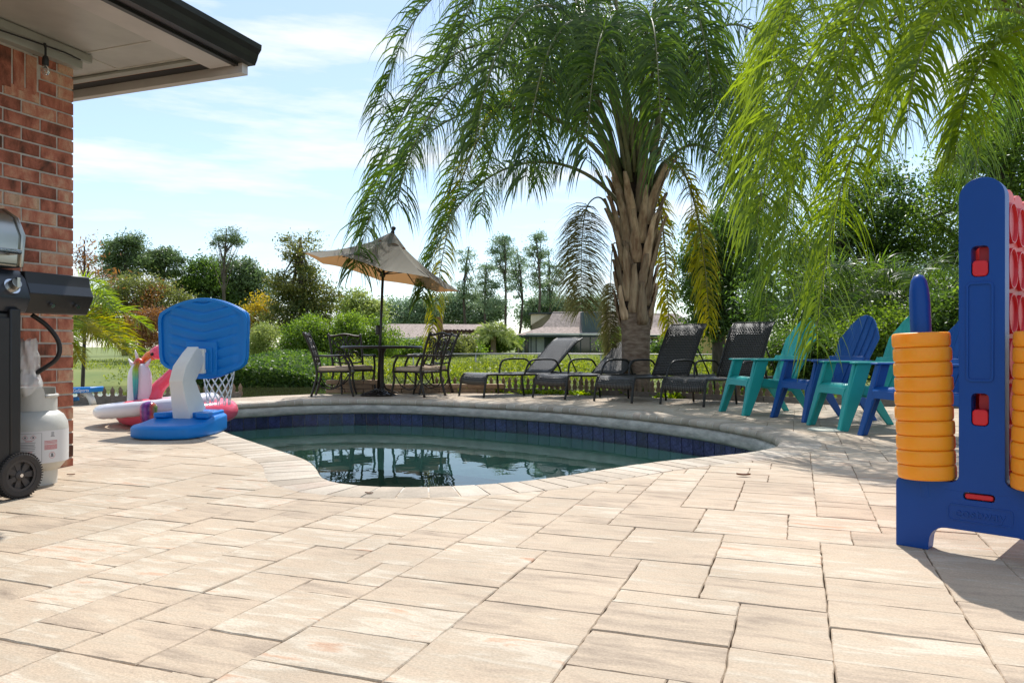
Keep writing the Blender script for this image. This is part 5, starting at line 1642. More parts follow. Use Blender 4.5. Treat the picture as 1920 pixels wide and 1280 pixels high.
tree('far_tree', 'hazy blue-green tree beyond the left house roof', 'tree', foot(740, 120),
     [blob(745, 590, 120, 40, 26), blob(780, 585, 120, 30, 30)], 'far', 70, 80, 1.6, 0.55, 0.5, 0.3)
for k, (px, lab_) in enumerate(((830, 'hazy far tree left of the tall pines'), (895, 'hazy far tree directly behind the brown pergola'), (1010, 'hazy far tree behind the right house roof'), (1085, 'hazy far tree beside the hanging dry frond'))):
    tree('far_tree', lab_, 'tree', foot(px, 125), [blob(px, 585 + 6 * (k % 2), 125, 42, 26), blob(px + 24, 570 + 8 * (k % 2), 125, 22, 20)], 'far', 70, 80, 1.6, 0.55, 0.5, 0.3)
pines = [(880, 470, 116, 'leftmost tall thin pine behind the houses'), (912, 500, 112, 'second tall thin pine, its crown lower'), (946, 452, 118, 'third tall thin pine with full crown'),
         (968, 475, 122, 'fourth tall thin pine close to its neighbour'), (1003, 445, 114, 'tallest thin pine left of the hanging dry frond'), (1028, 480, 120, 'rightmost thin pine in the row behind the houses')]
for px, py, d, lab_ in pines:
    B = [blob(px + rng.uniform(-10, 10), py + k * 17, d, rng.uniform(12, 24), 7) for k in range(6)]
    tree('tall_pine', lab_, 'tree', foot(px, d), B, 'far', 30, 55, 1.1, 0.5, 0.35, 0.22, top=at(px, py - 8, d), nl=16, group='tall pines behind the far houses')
# dark tree and greenery to the right of the big palm
tree('shade_tree', 'dark leafy tree with visible trunk right of the palm', 'tree', (foot(1350, 33)),
     [blob(1350, 470, 33, 60, 70), blob(1390, 560, 33, 55, 60), blob(1330, 580, 33, 40, 60), blob(1400, 430, 33, 40, 50), blob(1310, 520, 33, 34, 50)], 'dark', 190, 100, 0.75, 0.20, 0.5, 0.28, top=at(1352, 430, 33), nl=18)
tree('hedge', 'clipped-looking green hedge beside the right house', 'hedge', foot(935, 90), [blob(930, 645, 90, 32, 17), blob(955, 640, 90, 18, 16)], 'mid', 60, 80, 0.8, 0.35, 0.5, 0.1, trunk=False)
for px, w, h, lf, lab_ in ((1160, 30, 26, 'dark', 'dark bush behind the palm trunk foot'), (1450, 60, 30, 'mid', 'leafy bush at right end of the far fence'), (860, 26, 14, 'olive', 'scrubby bush beneath the pergola'), (800, 20, 12, 'olive', 'low scrub bush behind the right patio chair')):
    tree('bush', lab_, 'bush', foot(px, 60), [blob(px, 655 - h * 0.6, 60, w, h)], lf, 45, 70, 0.6, 0.24, 0.5, 0.08, trunk=False)

def rb(px, py, d, rx, ry, rd=None):
    return blob(px, py, d, rx, ry, rd)
tree('broadleaf_tree', 'tall broadleaf tree filling the upper right corner', 'tree', (10.2, 17.5, -0.1),
     [rb(1850, 330, 17, 90, 90), rb(1930, 220, 17, 90, 120), rb(1800, 430, 17, 80, 70), rb(1900, 480, 17, 90, 80), rb(1950, 60, 17, 80, 80)], 'mid', 230, 110, 0.55, 0.115, 0.5, 0.2, top=at(1880, 250, 17), nl=26)
tree('broadleaf_tree', 'darker broadleaf tree behind the hanging green fronds', 'tree', (7.2, 18.5, -0.1),
     [rb(1560, 480, 18.5, 80, 90), rb(1640, 400, 18.5, 70, 90), rb(1480, 560, 18.5, 70, 70), rb(1700, 520, 18.5, 90, 80), rb(1580, 600, 18.5, 90, 50)], 'dark', 200, 100, 0.6, 0.13, 0.5, 0.2, top=at(1590, 430, 18.5), nl=22)
for k, (px, py, d, rx, ry, lf, lab_) in enumerate((
        (1500, 665, 11.5, 60, 36, 'dark', 'dark shrub behind the two farthest teal and navy chairs'),
        (1640, 640, 11.0, 70, 60, 'mid', 'green shrub behind the middle navy chair'),
        (1780, 620, 10.5, 70, 70, 'dark', 'dark dense shrub left of the blue game panel'),
        (1890, 600, 10.0, 70, 90, 'mid', 'green shrub behind the red game grid'))):
    p = at(px, py, d)
    tree('shrub', lab_, 'shrub', (p.x, d, -0.08), [rb(px, py, d, rx, ry), rb(px + 20, py + 30, d, rx, ry * 0.6)], lf, 110, 80, 0.26, 0.07, 0.5, 0.03, group='shrubs behind the chairs', nl=16)

for px, py, rx, ry, d, lf, lab_ in ((765, 655, 26, 14, 58, 'mid', 'rounded green bush right behind the umbrella pole foot'), (842, 652, 24, 16, 57, 'olive', 'olive bush left of the pergola posts'), (875, 658, 26, 12, 62, 'mid', 'low green bush under the pergola beam'),
        (1175, 650, 34, 20, 52, 'mid', 'green bush seen between palm trunk and steep lounger'), (1265, 655, 40, 18, 50, 'dark', 'dark bush behind the steep lounger backs'), (720, 656, 28, 14, 61, 'olive', 'olive bush below the ranch house window'), (430, 662, 40, 14, 47, 'mid', 'low green shrub just under the backboard')):
    tree('bush', lab_, 'bush', foot(px, d), [blob(px, py, d, rx, ry), blob(px + rx * 0.5, py + 3, d, rx * 0.6, ry * 0.8)], lf, 55, 60, 0.6, 0.24, 0.5, 0.08, trunk=False, group='bushes on the far lawn')
# ---- palms
def bez3(a, b, c, d, n):
    return [a * (1 - t) ** 3 + b * 3 * t * (1 - t) ** 2 + c * 3 * t * t * (1 - t) + d * t ** 3 for t in [i / (n - 1) for i in range(n)]]
def frond(C, length_l, npair, material, parent, width=0.02, start=0.22, droop=1.0, rach=0.02, m_r=None, planes=5, tintc=0.5, fwd=0.3):
    K = len(C)
    S = [0.0]
    for a, b in zip(C, C[1:]): S.append(S[-1] + (b - a).length)
    Cn = np.array([tuple(p) for p in C]); Sn = np.array(S) / S[-1]
    T = np.linspace(start, 1.0, npair) ** 0.92
    T = np.repeat(T, 2); side = np.tile([-1.0, 1.0], npair)
    n = len(T)
    T = np.clip(T + rng.normal(0, 0.006, n), start, 1)
    pos = np.stack([np.interp(T, Sn, Cn[:, k]) for k in range(3)], 1)
    tan = np.gradient(Cn, axis=0)
    tg = unit_rows(np.stack([np.interp(T, Sn, tan[:, k]) for k in range(3)], 1))
    upv = np.array([0, 0, 1.0])
    sd = np.cross(tg, upv); bad = np.linalg.norm(sd, axis=1) < 0.25
    sd[bad] = np.array([1.0, 0.2, 0]); sd = unit_rows(sd)
    nup = np.cross(sd, tg)
    pl = rng.choice(np.linspace(-0.6, 0.9, planes), n) + rng.normal(0, 0.1, n)
    d0 = sd * side[:, None] * np.cos(pl)[:, None] + nup * np.sin(pl)[:, None] + tg * (fwd + 0.5 * T ** 2)[:, None] * rng.uniform(0.6, 1.4, n)[:, None]
    d0 = unit_rows(d0 + rng.normal(0, 0.10, (n, 3)))
    Ls = length_l * (0.45 + 0.55 * np.sin(np.clip((T - start) / (1 - start), 0, 1) * 2.6 + 0.35)) * rng.uniform(0.8, 1.15, n)
    wd = width * rng.uniform(0.75, 1.2, n)
    SEG = 5
    p = pos.copy(); d = d0.copy()
    side_w = unit_rows(np.cross(d0, tg * 0.6 + nup * 0.8))
    rowsv = []
    prof_ = [0.55, 1.0, 0.95, 0.72, 0.42, 0.05]
    for k in range(SEG + 1):
        rowsv.append(p - side_w * (wd * prof_[k] / 2)[:, None]); rowsv.append(p + side_w * (wd * prof_[k] / 2)[:, None])
        p = p + d * (Ls / SEG)[:, None]
        d = unit_rows(d + np.array([0, 0, -1.0]) * (droop * 0.42 * rng.uniform(0.6, 1.3, n))[:, None])
    V = np.stack(rowsv, 1).reshape(-1, 3)           # n * 12
    m_ = 2 * (SEG + 1)
    base = np.arange(n) * m_
    Q = np.concatenate([np.stack([base + 2 * k, base + 2 * k + 1, base + 2 * k + 3, base + 2 * k + 2], 1) for k in range(SEG)])
    ti = np.tile(np.clip(tintc + rng.normal(0, 0.22, n), 0, 1), SEG)
    fo = mesh_obj('frond', np_mesh('frond', V, Q, ti), material, parent)
    mb = MB(); mb.sweep(C, [rach * (1.5 - 1.38 * (i / (K - 1)) ** 0.7) for i in range(K)], 7, flat=0.7)
    mb.build('rachis', m_r or m_rachis, fo, smooth=True)
    return fo
m_rachis = mat('frond_stalk', (0.20, 0.19, 0.09), 0.6, var=0.2, vscale=8)
m_rachis_y = mat('yellow_frond_stalk', (0.30, 0.26, 0.06), 0.6, var=0.2, vscale=8)
m_boot = mat('dry_leaf_base', (0.58, 0.42, 0.27), 0.9, col2=(0.24, 0.14, 0.08), vscale=14, bump=1.0, bscale=70, stretch=(1, 1, 0.12), rand=0.45)
m_ptrunk = mat('palm_trunk', (0.15, 0.095, 0.065), 0.95, col2=(0.30, 0.22, 0.16), vscale=9, bump=0.7, bscale=25, stretch=(1, 1, 3.0))
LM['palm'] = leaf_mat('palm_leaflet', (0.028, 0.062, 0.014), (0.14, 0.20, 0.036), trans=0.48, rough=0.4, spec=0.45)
LM['palm_lit'] = leaf_mat('palm_leaflet_bright', (0.07, 0.13, 0.012), (0.19, 0.27, 0.022), trans=0.55, tcol=(0.46, 0.55, 0.03), rough=0.32, spec=0.5)  # sunlit look put into the leaflet colour, brighter and yellower
LM['palm_yellow'] = leaf_mat('palm_leaflet_yellow', (0.15, 0.17, 0.018), (0.36, 0.30, 0.035), trans=0.5, rough=0.4)
LM['palm_dry'] = leaf_mat('palm_flower_strand', (0.10, 0.095, 0.035), (0.24, 0.22, 0.085), trans=0.4)

PB = gp(1192, 738.5)
palm = thing('queen_palm', 'big queen palm with peeling leaf bases behind the loungers', 'palm', (PB.x, PB.y, -0.06))
PO = Vector((PB.x, PB.y, -0.06))
PDp = PB.y
def pl_(px, py, dd=0.0): return at(px, py, PDp + dd) - PO
zt = lambda py: H + (CY - py) / F * PDp + 0.06
mb = MB()
mb.lathe([(0.26, 0.0), (0.225, 0.10), (0.205, 0.3), (0.20, 0.6), (0.205, 0.9), (0.215, zt(598)), (0.20, zt(560)), (0.21, zt(500)), (0.22, zt(440)), (0.21, zt(380)), (0.17, zt(320)), (0.08, zt(240)), (0.02, zt(220))], 28)
mb.build('trunk', m_ptrunk, palm, smooth=True)
# dark fibre showing between the stubs
mb = MB(); mb.lathe([(0.206, zt(606)), (0.212, zt(560)), (0.222, zt(500)), (0.232, zt(440)), (0.22, zt(380)), (0.18, zt(320))], 24); mb.build('fibre_wrap', mat('palm_fibre', (0.045, 0.028, 0.018), 0.95, var=0.4, vscale=20, bump=1.0, bscale=50), palm, smooth=True)
# peeling leaf bases, overlapping up the swelling
for k in range(50):
    t = k / 49
    w = k * 2.399 + 0.3
    py = 618 - 215 * t
    z0 = zt(py)
    r0 = float(np.interp(py, (330, 400, 450, 500, 560, 612), (0.20, 0.22, 0.22, 0.20, 0.185, 0.185)))
    Lb = rng.uniform(0.55, 0.95) * (0.75 + 0.35 * t)
    lean = 0.10 + 0.36 * t + rng.uniform(0, 0.1)
    d = Vector((math.cos(w), math.sin(w), 0)); s = Vector((-d.y, d.x, 0))
    tw = rng.normal() * 0.05
    rows = []
    for i in range(9):
        v = i / 8
        c = d * (r0 + 0.035 * math.sin(v * 2.6) + lean * v * v * Lb * 0.75) + Vector((0, 0, z0 + v * Lb)) + s * (tw * v + rng.normal() * 0.006)
        hw = (0.085 * (1 - v) ** 0.9 + 0.020) * (1.0 if i else 0.7)
        rows.append([c + s * (hw * x + rng.normal() * 0.005) + d * (0.03 * (1 - x * x) + rng.normal() * 0.004 + 0.004) for x in (-1, -0.6, -0.2, 0.2, 0.6, 1)])
    mb = MB(); mb.grid(rows); mb.build('leaf_base', m_boot, palm, smooth=True, solid=0.016)
hubp = (1192, 350)
fr_list = [  # height of the arch (pixel row), tip (pixel, pixel, depth offset), kind, leaflet length, start row
    (-150, (712, 215, -0.6), 'palm', 0.80, 330), (-20, (690, 430, 0.2), 'palm', 0.82, 345), (130, (668, 500, -1.2), 'palm', 0.78, 365), (255, (790, 560, 0.4), 'palm', 0.62, 400),
    (60, (806, 660, 1.5), 'palm_yellow', 0.42, 350), (-60, (760, 300, 1.0), 'palm', 0.82, 340), (40, (745, 380, -1.9), 'palm', 0.8, 350), (120, (830, 420, 1.5), 'palm', 0.75, 360),
    (-170, (850, 120, -1.6), 'palm', 0.8, 330), (-90, (890, 280, -2.6), 'palm', 0.78, 335), (60, (900, 400, 2.3), 'palm', 0.75, 350), (-220, (940, 60, 1.8), 'palm', 0.8, 320),
    (-60, (985, 330, -3.0), 'palm', 0.75, 340), (20, (1010, 340, 2.7), 'palm', 0.75, 340), (-120, (1080, 250, 3.0), 'palm', 0.75, 330), (-40, (1100, 300, -3.2), 'palm', 0.72, 335),
    (-60, (1240, 300, -3.1), 'palm', 0.72, 335), (0, (1270, 330, 3.0), 'palm', 0.72, 335), (-120, (1340, 250, -2.4), 'palm', 0.78, 330), (30, (1360, 400, 2.2), 'palm', 0.75, 345),
    (-180, (1500, 160, 0.6), 'palm', 0.8, 330), (-50, (1520, 330, -0.8), 'palm', 0.8, 340), (90, (1490, 480, 0.9), 'palm', 0.78, 355), (210, (1440, 600, 0.3), 'palm', 0.62, 380),
    (240, (1330, 610, 0.4), 'palm_yellow', 0.42, 400), (290, (1255, 640, 0.9), 'palm_yellow', 0.36, 420), (40, (1430, 400, -1.9), 'palm', 0.78, 345), (-260, (1320, -60, 1.2), 'palm', 0.8, 320), (-260, (1060, -40, -1.0), 'palm', 0.8, 320)]
def arch(p0, hub_px, apex, tip, D0):
    c1 = at(hub_px + 0.27 * (tip[0] - hub_px), apex, D0 + 0.3 * tip[2])
    c2 = at(hub_px + 0.86 * (tip[0] - hub_px), apex, D0 + 0.9 * tip[2])
    return c1, c2
for k, (apex, t, kind, ll, srow) in enumerate(fr_list):
    a = math.atan2(t[2], (t[0] - hubp[0]) / F * PDp)
    p0 = pl_(hubp[0], srow + rng.uniform(-15, 15)) + Vector((0.2 * math.cos(a), 0.2 * math.sin(a), 0))
    c1, c2 = arch(p0, hubp[0], apex, t, PDp)
    frond(bez3(p0, c1 - PO, c2 - PO, pl_(*t), 30), ll * 1.12, 165, LM[kind], palm, width=0.024, start=0.22, droop=1.3, rach=0.036, tintc=0.45, fwd=0.2)
# spent flower stalks hanging beside the trunk
sp_c = catmull([pl_(1155, 420, -0.05), pl_(1128, 372, -0.2), pl_(1102, 385, -0.3), pl_(1092, 440, -0.32), pl_(1090, 520, -0.3), pl_(1090, 580, -0.3)], 6, False)
o = frond(sp_c, 0.62, 300, LM['palm_dry'], palm, width=0.013, start=0.30, droop=0.85, rach=0.016, planes=7, fwd=0.0); o.name = 'flower_stalk'
sp_c = catmull([pl_(1170, 480, 0.2), pl_(1152, 455, 0.3), pl_(1146, 500, 0.35), pl_(1145, 590, 0.35), pl_(1146, 668, 0.35)], 6, False)
o = frond(sp_c, 0.3, 340, LM['palm_dry'], palm, width=0.013, start=0.42, droop=0.9, rach=0.014, planes=7, fwd=0.0); o.name = 'flower_stalk'

# nearer palm on the right, trunk out of the picture
RO = Vector((5.45, 7.3, -0.06))
rpalm = thing('queen_palm', 'nearer palm whose bright hanging fronds fill the upper right', 'palm', RO)
RHZ = 3.75
mb = MB(); mb.lathe([(0.2, 0), (0.17, 0.3), (0.15, 1.5), (0.15, 2.8), (0.17, 3.2), (0.13, 3.7), (0.03, 4.1)], 20); mb.build('trunk', m_ptrunk, rpalm, smooth=True)
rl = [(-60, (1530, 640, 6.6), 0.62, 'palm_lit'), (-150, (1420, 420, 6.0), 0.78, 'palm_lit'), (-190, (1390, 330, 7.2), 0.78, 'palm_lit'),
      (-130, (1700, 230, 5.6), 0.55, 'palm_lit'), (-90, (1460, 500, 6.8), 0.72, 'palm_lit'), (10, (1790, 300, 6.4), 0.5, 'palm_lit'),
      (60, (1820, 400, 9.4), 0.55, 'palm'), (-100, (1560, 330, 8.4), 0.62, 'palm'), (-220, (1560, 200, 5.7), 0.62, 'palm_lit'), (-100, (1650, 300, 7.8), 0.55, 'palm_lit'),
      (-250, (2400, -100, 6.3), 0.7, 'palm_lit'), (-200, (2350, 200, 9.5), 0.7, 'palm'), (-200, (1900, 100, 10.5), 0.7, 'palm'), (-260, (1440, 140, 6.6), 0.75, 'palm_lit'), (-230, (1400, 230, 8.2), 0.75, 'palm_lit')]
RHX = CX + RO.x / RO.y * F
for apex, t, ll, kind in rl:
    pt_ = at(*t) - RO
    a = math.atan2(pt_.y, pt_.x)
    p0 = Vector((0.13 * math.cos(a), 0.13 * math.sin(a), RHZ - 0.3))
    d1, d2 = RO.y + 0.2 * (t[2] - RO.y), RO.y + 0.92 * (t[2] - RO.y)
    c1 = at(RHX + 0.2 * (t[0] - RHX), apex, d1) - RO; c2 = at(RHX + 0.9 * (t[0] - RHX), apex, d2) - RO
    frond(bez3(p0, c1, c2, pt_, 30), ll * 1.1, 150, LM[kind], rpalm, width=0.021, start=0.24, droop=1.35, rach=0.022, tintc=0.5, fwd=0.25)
# dark feathery palms behind the chairs
def small_palm(label, base, hubz, n, L, kind, ll, name='feather_palm', width=0.018, np_=60, el=(0.1, 1.2), seed=0, trunk_r=0.09, az=(0, 2 * math.pi)):
    base = Vector(base)
    t = thing(name, label, 'palm', base)
    mb = MB(); mb.lathe([(trunk_r * 1.3, 0), (trunk_r, hubz * 0.3), (trunk_r, hubz * 0.85), (trunk_r * 1.2, hubz), (0.02, hubz + 0.15)], 14); mb.build('trunk', m_ptrunk, t, smooth=True)
    for k in range(n):
        w = az[0] + (az[1] - az[0]) * ((k * 0.618) % 1.0)
        e = el[0] + (el[1] - el[0]) * ((k + 0.5) / n)
        d = Vector((math.cos(w) * math.cos(e), math.sin(w) * math.cos(e), math.sin(e)))
        h = Vector((math.cos(w), math.sin(w), 0))
        p0 = Vector((0, 0, hubz))
        p1 = p0 + d * L * 0.62
        p2 = p1 + h * L * 0.42 * math.cos(e * 0.7) + Vector((0, 0, -L * (0.45 - 0.15 * e)))
        frond(bez(p0, p1, p2, 22), ll, np_, LM[kind], t, width=width, start=0.16, droop=0.45, rach=0.012, tintc=0.5, planes=3, fwd=0.45, m_r=m_rachis_y if 'yellow' in kind else None)
    return t
small_palm('dark feathery palm behind the chairs, left of the blue game', (at(1730, 650, 11.8).x, 11.8, -0.08), 1.3, 20, 1.7, 'palm', 0.4, el=(-0.1, 1.35))
small_palm('dark feathery palm behind the bright hanging fronds', (at(1600, 650, 12.6).x, 12.6, -0.08), 1.5, 18, 1.6, 'palm', 0.4, el=(-0.1, 1.3))
small_palm('small green and yellow palm beside the brick wall corner', (-6.55, 11.1, -0.08), 1.25, 14, 1.2, 'palm_lit', 0.30, el=(-0.2, 1.25), np_=70, width=0.016, trunk_r=0.05)
yp = small_palm('yellowing palm fronds low beside the brick wall', (-6.75, 11.0, -0.08), 1.1, 9, 1.25, 'palm_yellow', 0.32, el=(-0.1, 0.5), np_=70, width=0.016, trunk_r=0.05, az=(-1.2, 1.0))
small_palm('pindo palm with arching fronds between the two far houses', foot(925, 88), 2.1, 22, 3.0, 'pale', 0.9, el=(-0.1, 1.4), np_=40, width=0.09, trunk_r=0.3)

# ---- weeds on the far bank and plants along the deck edge
def scatter_mass(name, label, cat, P, size, leaf, aspect=0.3, droop=-0.8, kind='stuff'):
    V, Q, ti = leaf_geo(P, size, aspect, droop=droop, tint=None)
    o = mesh_obj(name, np_mesh(name, V, Q, ti), LM[leaf])
    return tag(o, label, cat, kind=kind)
n = 90000
x = rng.uniform(-17, 26, n); y = 30.7 + rng.beta(1.3, 2.0, n) * 9
hgt = 0.28 + 0.35 * np.clip(np.sin(x * 0.55 + 1) * np.sin(x * 0.23 + y * 0.4) + 0.3 + 0.3 * np.sin(x * 2.1), 0, 1)
keep = (hgt > 0.3) | (rng.uniform(size=n) < 0.3)
keep &= ~((x < -9.5) & (rng.uniform(size=n) < 0.85))
x, y, hgt = x[keep], y[keep], hgt[keep]
z = np.interp(y, [a for a, b in bank_prof], [b for a, b in bank_prof]) + hgt * rng.uniform(0, 1, len(x)) ** 0.8
scatter_mass('bank_weeds', 'rank green weeds covering the far canal bank', 'weeds', np.stack([x, y, z], 1), 0.16, 'weed')
n = 26000
x = rng.uniform(-13.5, -7.2, n); y = 30.4 + rng.uniform(0, 1, n) ** 1.5 * 6.5
hb = 0.75 * np.clip(1 - ((x + 10.4) / 3.2) ** 2, 0, 1) + 0.15
z = np.interp(y, [a for a, b in bank_prof], [b for a, b in bank_prof]) + hb * rng.uniform(0, 1, n)
scatter_mass('bank_thicket', 'dark green thicket overhanging the canal water right of the hoop', 'thicket', np.stack([x, y, z], 1), 0.16, 'dark', 0.45, 0)
n = 60000
x = rng.uniform(-26, 30, n); y = 36 + rng.uniform(0, 1, n) ** 1.6 * 40
z = np.interp(y, [a for a, b in bank_prof], [b for a, b in bank_prof]) + rng.uniform(0, 0.07, n) * (1 + y / 50)
scatter_mass('lawn_grass', 'short sunlit grass on the far lawn', 'grass', np.stack([x, y, z], 1), 0.11, 'weed', 0.25, -1.5)
# groundcover behind the edging on the near shore
n = 14000
x = rng.uniform(-1.2, 6.0, n); ed = np.interp(x, (-1.2, 0.5, 1.5, 2.35, 3.2, 5.2, 6.0), (11.75, 11.55, 10.98, 10.36, 9.75, 8.85, 8.6))
y = ed + 0.08 + rng.uniform(0, 1, n) ** 1.3 * 0.9
z = -0.07 + rng.uniform(0, 0.20, n) * np.clip(0.5 + 0.5 * np.sin(x * 5) + 0.3, 0.2, 1)
scatter_mass('groundcover', 'low green groundcover behind the picket edging', 'groundcover', np.stack([x, y, z], 1), 0.05, 'mid', 0.5, -0.3)
# small weeds in the strip between deck and curb, each its own tuft
tuft_spots = [(868, 736, 'leafy weed under the foot of the leftmost lounger'), (920, 737, 'small weed by the leftmost lounger legs'), (1000, 739, 'yellow-green weed between the first loungers'),
              (1040, 740, 'spreading weed under the second lounger'), (1092, 741, 'yellow-green weed left of the palm foot'), (1210, 741, 'bright green weed right of the palm foot'), (1262, 746, 'small weed under the third lounger')]
for px, py, lab_ in tuft_spots:
    c = gp(px, py)
    nn = 130
    P = rng.normal(size=(nn, 3)) * np.array([0.11, 0.045, 0.0]) + np.stack([np.zeros(nn), np.zeros(nn), rng.uniform(0.005, 0.08, nn)], 1)
    V, Q, ti = leaf_geo(P, 0.045, 0.5)
    # a stem from the root to every leaf keeps the tuft one plant
    nv = len(V); root = np.array([[0, 0, -0.05], [0.004, 0, -0.05]])
    V = np.concatenate([V, root]); Q = np.concatenate([Q, np.stack([np.full(nn, nv), np.full(nn, nv + 1), Q[:, 1], Q[:, 0]], 1)])
    ti = np.concatenate([ti, np.full(nn, 0.2)])
    o = mesh_obj('weed_tuft', np_mesh('weed_tuft', V, Q, ti), LM['lime']); o.location = (c.x, c.y + 0.15, -0.02)
    tag(o, lab_, 'weed', 'weeds along the deck edge')

# ---- fence rail across the lawn
m_rail = mat('galvanised_rail', (0.42, 0.39, 0.36), 0.5, metal=0.5)
m_mesh = mat('chain_wire', (0.30, 0.30, 0.29), 0.5, metal=0.6)
fz0 = bank_z(35)
fe = thing('chain_link_fence', 'low chain-link fence with pale top rail along the far bank', 'fence', (-4.5, 35.0, fz0))
mb = MB(); mb.sweep([(0, 0, 0.8), (6, 0, 0.81), (12, 0, 0.78), (20, 0, 0.77)], 0.03, 8); mb.build('top_rail', m_rail, fe, smooth=True)
for k in range(8):
    mb = MB(); mb.sweep([(k * 2.85, 0, -0.25), (k * 2.85, 0, 0.82)], 0.028, 8); mb.build('post', m_rail, fe, smooth=True)
mb = MB()
for k in range(-8, 200):
    for s in (-1, 1):
        x0 = k * 0.1
        x1 = x0 + s * 0.8
        if min(x0, x1) < 0 or max(x0, x1) > 20: continue
        mb.add([(x0 - .004, 0, 0), (x0 + .004, 0, 0), (x1 + .004, 0, 0.78), (x1 - .004, 0, 0.78)], [(0, 1, 2, 3)])
o = mb.build('wire_mesh', m_mesh, fe); o['kind'] = 'stuff'

# ---- far houses
m_wallred = mat('dull_red_brick', (0.13, 0.075, 0.060), 0.9, var=0.2, vscale=1.5)
m_cream = mat('cream_stucco', (0.72, 0.62, 0.42), 0.85, var=0.05, vscale=1)
m_roofbr = mat('brown_shingles', (0.40, 0.31, 0.26), 0.95, var=0.28, vscale=3.5, bump=0.6, bscale=12)
m_trimw = mat('white_house_trim', (0.60, 0.60, 0.57), 0.6)
m_dkglass = mat('window_glass', (0.02, 0.028, 0.028), 0.06, spec=0.8)
m_slate = mat('slate_siding', (0.060, 0.085, 0.088), 0.7, var=0.1, vscale=2)
m_dkgreen = mat('dark_green_frame', (0.022, 0.035, 0.032), 0.6)
def fbox(mb, px0, px1, py0, py1, d, dep):
    a, b = at(px0, py0, d), at(px1, py1, d)
    mb.box(((a.x + b.x) / 2, d + dep / 2, (a.z + b.z) / 2), (abs(b.x - a.x), dep, abs(a.z - b.z)))
def house_origin(px, d): return Vector(((px - CX) / F * d, d, bank_z(d)))
def part(fn, name, m, parent):
    mb = MB(); fn(mb); mb.v = [tuple(Vector(v) - parent.location) for v in mb.v]
    return mb.build(name, m, parent)
D1 = 100.0
hA = thing('ranch_house', 'low ranch house with long brown roof behind the patio table', 'house', house_origin(820, D1))
part(lambda mb: fbox(mb, 705, 935, 634, 668, D1, 8), 'wall', m_wallred, hA)
a, b, c_, d_ = at(690, 634, D1 - 0.6), at(945, 634, D1 - 0.6), at(945, 634, D1 + 8.6), at(690, 634, D1 + 8.6)
c_.z = d_.z = a.z
r1, r2 = at(702, 607, D1 + 4), at(918, 608, D1 + 4)
part(lambda mb: mb.add([a, b, c_, d_, r1, r2], [(0, 1, 5, 4), (1, 2, 5), (2, 3, 4, 5), (3, 0, 4), (3, 2, 1, 0)]), 'roof', m_roofbr, hA)
part(lambda mb: fbox(mb, 690, 945, 633, 637, D1 - 0.75, 0.12), 'gutter', m_trimw, hA)
for (x0, x1) in ((726, 743), (771, 787), (858, 874), (895, 910)):
    w = part(lambda mb: fbox(mb, x0, x1, 637.5, 650, D1 - 0.10, 0.14), 'window', m_trimw, hA)
    for (p0, p1) in ((x0 + 1.8, (x0 + x1) / 2 - 0.6), ((x0 + x1) / 2 + 0.6, x1 - 1.8)):
        mb = MB(); fbox(mb, p0, p1, 639, 648.7, D1 - 0.16, 0.1); mb.v = [tuple(Vector(v) - hA.location) for v in mb.v]; mb.build('pane', m_dkglass, w)
part(lambda mb: fbox(mb, 746, 768, 652, 668, D1 - 0.06, 0.08), 'garage_door', m_slate, hA)
# pergola and brown post in front of it
m_pergola = mat('red_brown_timber', (0.085, 0.035, 0.026), 0.8, var=0.15, vscale=3)
m_brownpost = mat('brown_post', (0.24, 0.115, 0.055), 0.8, var=0.1, vscale=3)
pg = thing('pergola', 'reddish-brown timber pergola in front of the ranch house', 'pergola', house_origin(880, 92))
part(lambda mb: fbox(mb, 826, 926, 619, 626, 92, 0.25), 'beam', m_pergola, pg)
part(lambda mb: fbox(mb, 826, 926, 619.5, 626.5, 95, 0.25), 'beam', m_pergola, pg)
for k in range(14):
    x0 = 828 + k * 7.2
    part(lambda mb: fbox(mb, x0, x0 + 2, 617, 619, 91.4, 4.4), 'rafter', m_pergola, pg)
for x0 in (848, 887, 908):
    part(lambda mb: fbox(mb, x0, x0 + 2.6, 626, 668, 92.02, 0.2), 'post', m_pergola, pg)
po = MB(); pp_ = house_origin(825, 60); aa = at(819, 594, 60); po.box((0, 0, (aa.z - pp_.z) / 2), (0.42, 0.42, aa.z - pp_.z)); po.box((0, 0, aa.z - pp_.z - 0.04), (0.48, 0.48, 0.08))
o = po.build('brown_post', m_brownpost, None); o.location = pp_; tag(o, 'tall square brown post beside the yellow hanging frond', 'post')

D2 = 96.0
hB = thing('sunroom_house', 'house with shingled roof, cream upper wall and glazed sunroom', 'house', house_origin(1050, D2))
part(lambda mb: fbox(mb, 972, 1345, 629, 668, D2 + 0.3, 9), 'wall', m_cream, hB)
part(lambda mb: fbox(mb, 997, 1060, 588, 625, D2 + 4, 5), 'upper_wall', m_cream, hB)
part(lambda mb: fbox(mb, 993, 1064, 585.5, 588.5, D2 + 3.6, 6), 'upper_eave', m_dkgreen, hB)
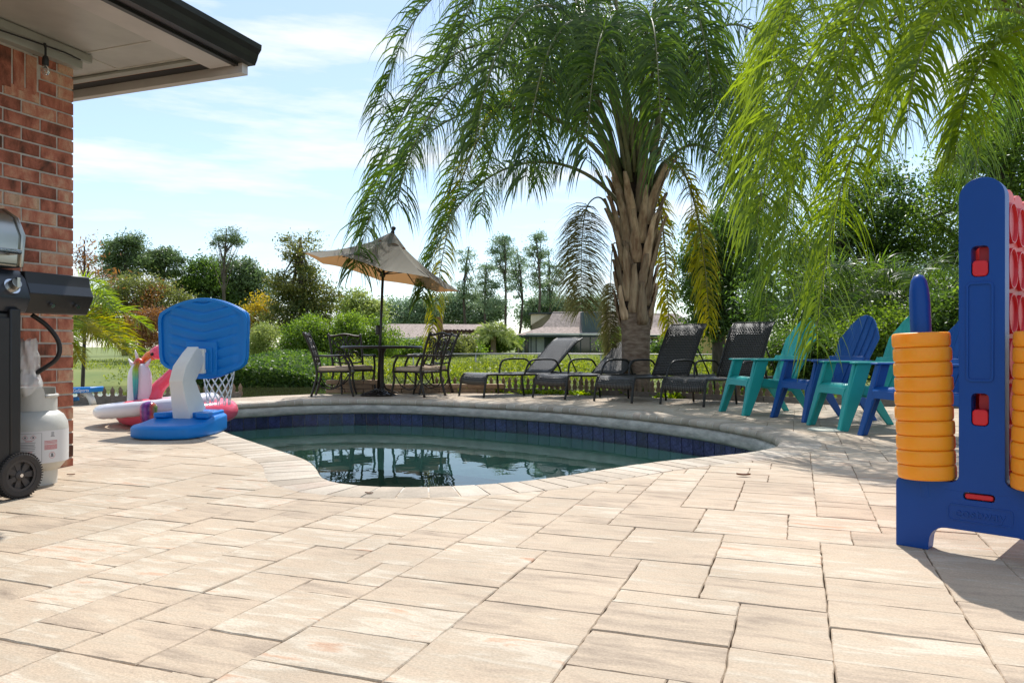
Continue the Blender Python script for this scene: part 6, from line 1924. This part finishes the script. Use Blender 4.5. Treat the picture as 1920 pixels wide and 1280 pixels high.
# flared roof: steep upper slope then a shallow skirt
def roofpt(px, py, dd): return at(px, py, D2 + dd)
rr_ = [[roofpt(966, 628, -0.9), roofpt(1130, 627, -0.9), roofpt(1345, 627, -0.9)],
       [roofpt(1016, 613, 1.4), roofpt(1130, 613, 1.4), roofpt(1320, 613, 1.4)],
       [roofpt(1030, 598, 2.6), roofpt(1130, 598, 2.6), roofpt(1290, 600, 2.6)],
       [roofpt(1037, 584, 3.8), roofpt(1130, 584, 3.8), roofpt(1270, 588, 3.8)]]
part(lambda mb: mb.grid(rr_), 'roof', m_roofbr, hB)
part(lambda mb: mb.add([rr_[3][0], rr_[3][2], roofpt(1270, 588, 9), roofpt(1037, 584, 9), rr_[0][2], roofpt(1345, 627, 9.3), rr_[0][0], roofpt(966, 628, 9.3)], [(0, 1, 2, 3), (1, 4, 5, 2), (6, 0, 3, 7)]), 'roof_back', m_roofbr, hB)
part(lambda mb: fbox(mb, 1092, 1128, 584.5, 625, D2 - 0.3, 3.0), 'chimney', m_slate, hB)
part(lambda mb: fbox(mb, 968, 1345, 627.5, 631.5, D2 - 1.0, 0.14), 'gutter', m_dkgreen, hB)
part(lambda mb: fbox(mb, 986, 1128, 624.8, 627.3, D2 - 1.04, 0.16), 'flashing', m_trimw, hB)
sr = part(lambda mb: fbox(mb, 972, 1345, 662.5, 669, D2 - 0.2, 0.6), 'sunroom_sill', m_trimw, hB)
for x0 in (972, 978, 983.5, 990, 995, 1004.5, 1020.5, 1037.5, 1055, 1072, 1088, 1106, 1122, 1134):
    part(lambda mb: fbox(mb, x0, x0 + 1.6, 631, 663, D2 - 0.08, 0.2), 'mullion', m_dkgreen, hB)
xs_ = (973.6, 979.6, 985.1, 991.6, 996.6, 1006.1, 1022.1, 1039.1, 1056.6, 1073.6, 1089.6, 1107.6, 1123.6)
xe_ = (978, 983.5, 990, 995, 1004.5, 1020.5, 1037.5, 1055, 1072, 1088, 1106, 1122, 1134)
m_paleblind = mat('pale_blind', (0.27, 0.28, 0.23), 0.7, var=0.2, vscale=1.0)
for k, (x0, x1) in enumerate(zip(xs_, xe_)):
    part(lambda mb: fbox(mb, x0, x1, 631, 663, D2 + 0.0, 0.06), 'window', m_paleblind if k in (1, 3, 4, 5) else m_dkglass, hB)
for x0, x1 in ((1217, 1236), (1300, 1316)):
    part(lambda mb: fbox(mb, x0, x1, 634, 662, D2 + 0.2, 0.12), 'window', m_dkglass, hB)
D3 = 80.0
hC = thing('yellow_cottage', 'small yellow cottage wall glimpsed right of the dark tree', 'house', house_origin(1360, D3))
part(lambda mb: fbox(mb, 1325, 1362, 622, 668, D3, 6), 'wall', mat('yellow_paint', (0.42, 0.30, 0.10), 0.85), hC)
a, b, cc_, dd_ = roofpt(1318, 624, D3 - D2 - 0.6), roofpt(1368, 624, D3 - D2 - 0.6), roofpt(1368, 624, D3 - D2 + 6.5), roofpt(1318, 624, D3 - D2 + 6.5)
cc_.z = dd_.z = a.z
e1, e2 = roofpt(1318, 600, D3 - D2 + 3), roofpt(1368, 600, D3 - D2 + 3)
part(lambda mb: mb.add([a, b, cc_, dd_, e1, e2], [(0, 1, 5, 4), (2, 3, 4, 5), (1, 2, 5), (3, 0, 4), (3, 2, 1, 0)]), 'roof', m_roofbr, hC)
D4 = 110.0
hD = thing('blue_roofed_house', 'pale house with blue-grey roof glimpsed far right of the dark tree', 'house', house_origin(1395, D4))
part(lambda mb: fbox(mb, 1374, 1412, 641, 664, D4, 6), 'wall', m_trimw, hD)
a, b, cc_, dd_ = roofpt(1371, 641.5, D4 - D2 - 0.6), roofpt(1414, 641.5, D4 - D2 - 0.6), roofpt(1414, 641.5, D4 - D2 + 6.5), roofpt(1371, 641.5, D4 - D2 + 6.5)
cc_.z = dd_.z = a.z
e1, e2 = roofpt(1380, 630, D4 - D2 + 3), roofpt(1405, 631, D4 - D2 + 3)
part(lambda mb: mb.add([a, b, cc_, dd_, e1, e2], [(0, 1, 5, 4), (2, 3, 4, 5), (1, 2, 5), (3, 0, 4), (3, 2, 1, 0)]), 'roof', m_slate, hD)
part(lambda mb: fbox(mb, 1378, 1384, 646, 660, D4 - 0.05, 0.1), 'window', m_dkglass, hD)
